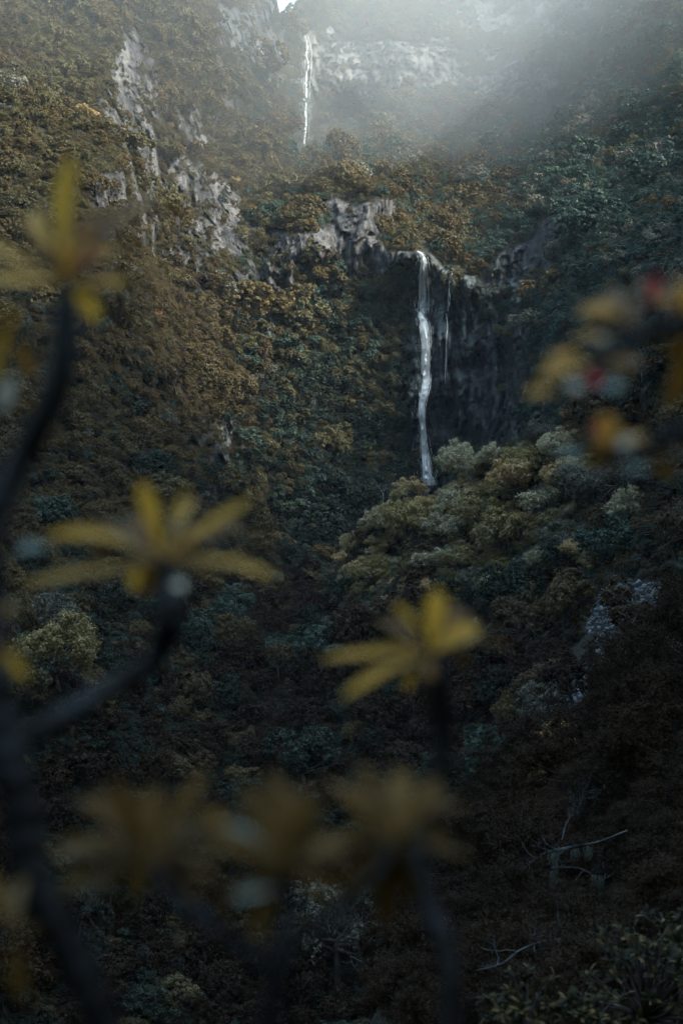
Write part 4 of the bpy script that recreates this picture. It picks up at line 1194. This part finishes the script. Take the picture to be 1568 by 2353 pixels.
# leafy shrubs on the lower right, sharp enough to see single leaves
def tuft_shrub(px, py, d, rad, n_tuft, seed, label):
    rg = np.random.default_rng(seed)
    base = W(px, py, d)
    e = link('leafy_bush', None, None, tuple(base))
    tag(e, label, 'bush', 'glossy-leaved bushes in the lower right')
    polys, V, Q, nb = [], [], [], 0
    for k in range(n_tuft):
        u = unit(rg.normal(size=3) + np.array([0, -0.25, 0.55]))
        tip = u * rad * rg.uniform(.55, 1.0) * np.array([1.1, .8, 1])
        mid = tip * .5 + np.array([0, 0, -.1 * rad]) + rg.normal(size=3) * .06 * rad
        polys.append((spline([np.array([0, 0, -.25 * rad]), mid, tip], 7), np.linspace(.014, .005, 7)))
        axis = unit(u + np.array([0, 0, .6]))
        for j in range(14):
            a = j * 2.4 + rg.uniform(0, .5)
            s1 = unit(np.cross(axis, [0.3, .2, .9])); s2 = np.cross(axis, s1)
            el = rg.uniform(-.15, .9)
            dr = unit((s1 * math.cos(a) + s2 * math.sin(a)) * math.cos(el) + axis * math.sin(el))
            L_ = rg.uniform(.07, .12) * d / 12
            p0 = tip - axis * rg.uniform(0, .09)
            v, q = leaf_grid(p0, p0 + dr * L_, L_ * .28, unit(axis + rg.normal(size=3) * .2), sag=.08, fold=.2, nu=5, nv=3)
            V.append(v); Q.append(q + nb); nb += len(v)
    v, q = tubes(polys, 5); link('stems', mesh_np('bush_stems', v, q, [M['bark']]), e)
    link('foliage', mesh_np('bush_foliage', np.concatenate(V), np.concatenate(Q), [M['near_leaf']]), e)
tuft_shrub(1480, 2290, 11.5, 0.66, 75, 1, 'glossy bush with light-edged leaf tufts in the bottom right corner')
tuft_shrub(1210, 2330, 10.5, 0.36, 30, 2, 'small glossy bush below the pale dead branch')
tuft_shrub(1350, 2350, 10.5, 0.34, 26, 3, 'low glossy bush between the small bush and the corner bush')
tuft_shrub(1560, 2200, 13, 0.6, 50, 6, 'glossy bush at the right edge beside the dark hollow')

# ------------------------------------------------------------------ haze, sky, sun
def box(name, lo, hi, mat):
    lo, hi = np.array(lo, float), np.array(hi, float)
    v = np.array([[x, y, z] for x in (0, 1) for y in (0, 1) for z in (0, 1)], float) * (hi - lo) + lo
    q = np.array([[0, 1, 3, 2], [4, 6, 7, 5], [0, 4, 5, 1], [2, 3, 7, 6], [0, 2, 6, 4], [1, 5, 7, 3]])
    return link(name, mesh_np(name, v, q, [mat], smooth_shade=False))
m, nt, out = new_mat('valley_haze')
pv = N(nt, 'ShaderNodeVolumePrincipled')
pv.inputs['Color'].default_value = (*HAZE_COLOR, 1); pv.inputs['Density'].default_value = HAZE_DENSITY; pv.inputs['Anisotropy'].default_value = HAZE_ANISO
nt.links.new(pv.outputs[0], out.inputs['Volume'])
if HAZE_DENSITY > 0:
    tag(box('haze', (-460, -290, -140), (460, 1160, 600), m), 'pale bluish valley haze', 'haze', kind='stuff')

m, nt, out = new_mat('drifting_mist')
pv = N(nt, 'ShaderNodeVolumePrincipled')
pv.inputs['Color'].default_value = (0.84, 0.93, 1.0, 1); pv.inputs['Density'].default_value = MIST_DENSITY; pv.inputs['Anisotropy'].default_value = 0.1
nt.links.new(pv.outputs[0], out.inputs['Volume'])
m_side = m.copy(); m_side.name = 'thin_mist'; m_side.node_tree.nodes['Principled Volume'].inputs['Density'].default_value = MIST_DENSITY * 2.2
th, ph = np.meshgrid(np.linspace(0, math.pi, 33), np.linspace(0, 2 * math.pi, 49))
for (c_, r_, lab) in [((20, 640, 365), (430, 390, 220), 'pale mist hanging in the upper gorge around the high waterfall'),
                      ((-90, 410, 215), (170, 190, 120), 'thin mist along the top of the left slope'),
                      ((120, 470, 250), (150, 190, 130), 'thin mist along the top of the right slope')]:
    vm = np.stack([c_[0] + r_[0] * np.sin(th) * np.cos(ph), c_[1] + r_[1] * np.sin(th) * np.sin(ph), c_[2] + r_[2] * np.cos(th)], -1).reshape(-1, 3)
    tag(link('mist', mesh_np('mist', vm, grid_quads(49, 33), [m if c_[0] == 20 else m_side])), lab, 'mist', kind='stuff')

sd_ = SUN_DIR / np.linalg.norm(SUN_DIR)
elev = math.asin(sd_[2]); az = math.atan2(sd_[0], sd_[1])
world = bpy.data.worlds.new('World'); sc.world = world
world.use_nodes = True
nt = world.node_tree; nt.nodes.clear()
wo = nt.nodes.new('ShaderNodeOutputWorld'); bg = nt.nodes.new('ShaderNodeBackground')
sk = nt.nodes.new('ShaderNodeTexSky'); sk.sky_type = 'NISHITA'; sk.sun_disc = False
sk.sun_elevation = elev; sk.sun_rotation = az
sk.air_density = 1.3; sk.dust_density = 2.5; sk.ozone_density = 0.15
bg.inputs['Strength'].default_value = SKY_STRENGTH
tint = nt.nodes.new('ShaderNodeMix'); tint.data_type = 'RGBA'; tint.blend_type = 'MULTIPLY'
tint.inputs['Factor'].default_value = 1.0; tint.inputs['B'].default_value = (0.95, 1.035, 0.95, 1)
nt.links.new(sk.outputs[0], tint.inputs['A']); nt.links.new(tint.outputs['Result'], bg.inputs[0]); nt.links.new(bg.outputs[0], wo.inputs[0])

sun = bpy.data.lights.new('sun', 'SUN'); sun.energy = SUN_STRENGTH; sun.angle = R(SUN_ANGLE); sun.color = (1.0, 0.93, 0.82)
so = bpy.data.objects.new('sun', sun); COL.objects.link(so)
so.rotation_euler = Vector(tuple(-sd_)).to_track_quat('-Z', 'Y').to_euler()

cam = bpy.data.cameras.new('camera')
cam.sensor_fit = 'VERTICAL'; cam.sensor_height = 36.0; cam.sensor_width = 24.0; cam.lens = 50.0
cam.clip_start = 0.05; cam.clip_end = 8000
cam.dof.use_dof = True; cam.dof.focus_distance = 330.0; cam.dof.aperture_fstop = 50.0 / 19.0
co = bpy.data.objects.new('camera', cam); COL.objects.link(co)
co.location = (0, 0, 0); co.rotation_euler = (math.pi / 2 + TILT, 0, 0)
sc.camera = co

sc.view_settings.view_transform = 'Standard'
try: sc.view_settings.look = 'None'
except Exception: pass
sc.view_settings.exposure = EXPOSURE
sc.view_settings.gamma = 1.0
sc.view_settings.use_curve_mapping = False
sc.render.engine = 'CYCLES'
cy = sc.cycles
cy.max_bounces = 5; cy.diffuse_bounces = 3; cy.glossy_bounces = 1; cy.transmission_bounces = 3; cy.transparent_max_bounces = 8; cy.volume_bounces = 0
cy.use_denoising = True
try:
    cy.denoiser = 'OPENIMAGEDENOISE'; cy.denoising_input_passes = 'RGB_ALBEDO_NORMAL'; cy.denoising_prefilter = 'ACCURATE'
except Exception: pass
cy.sample_clamp_indirect = 6.0
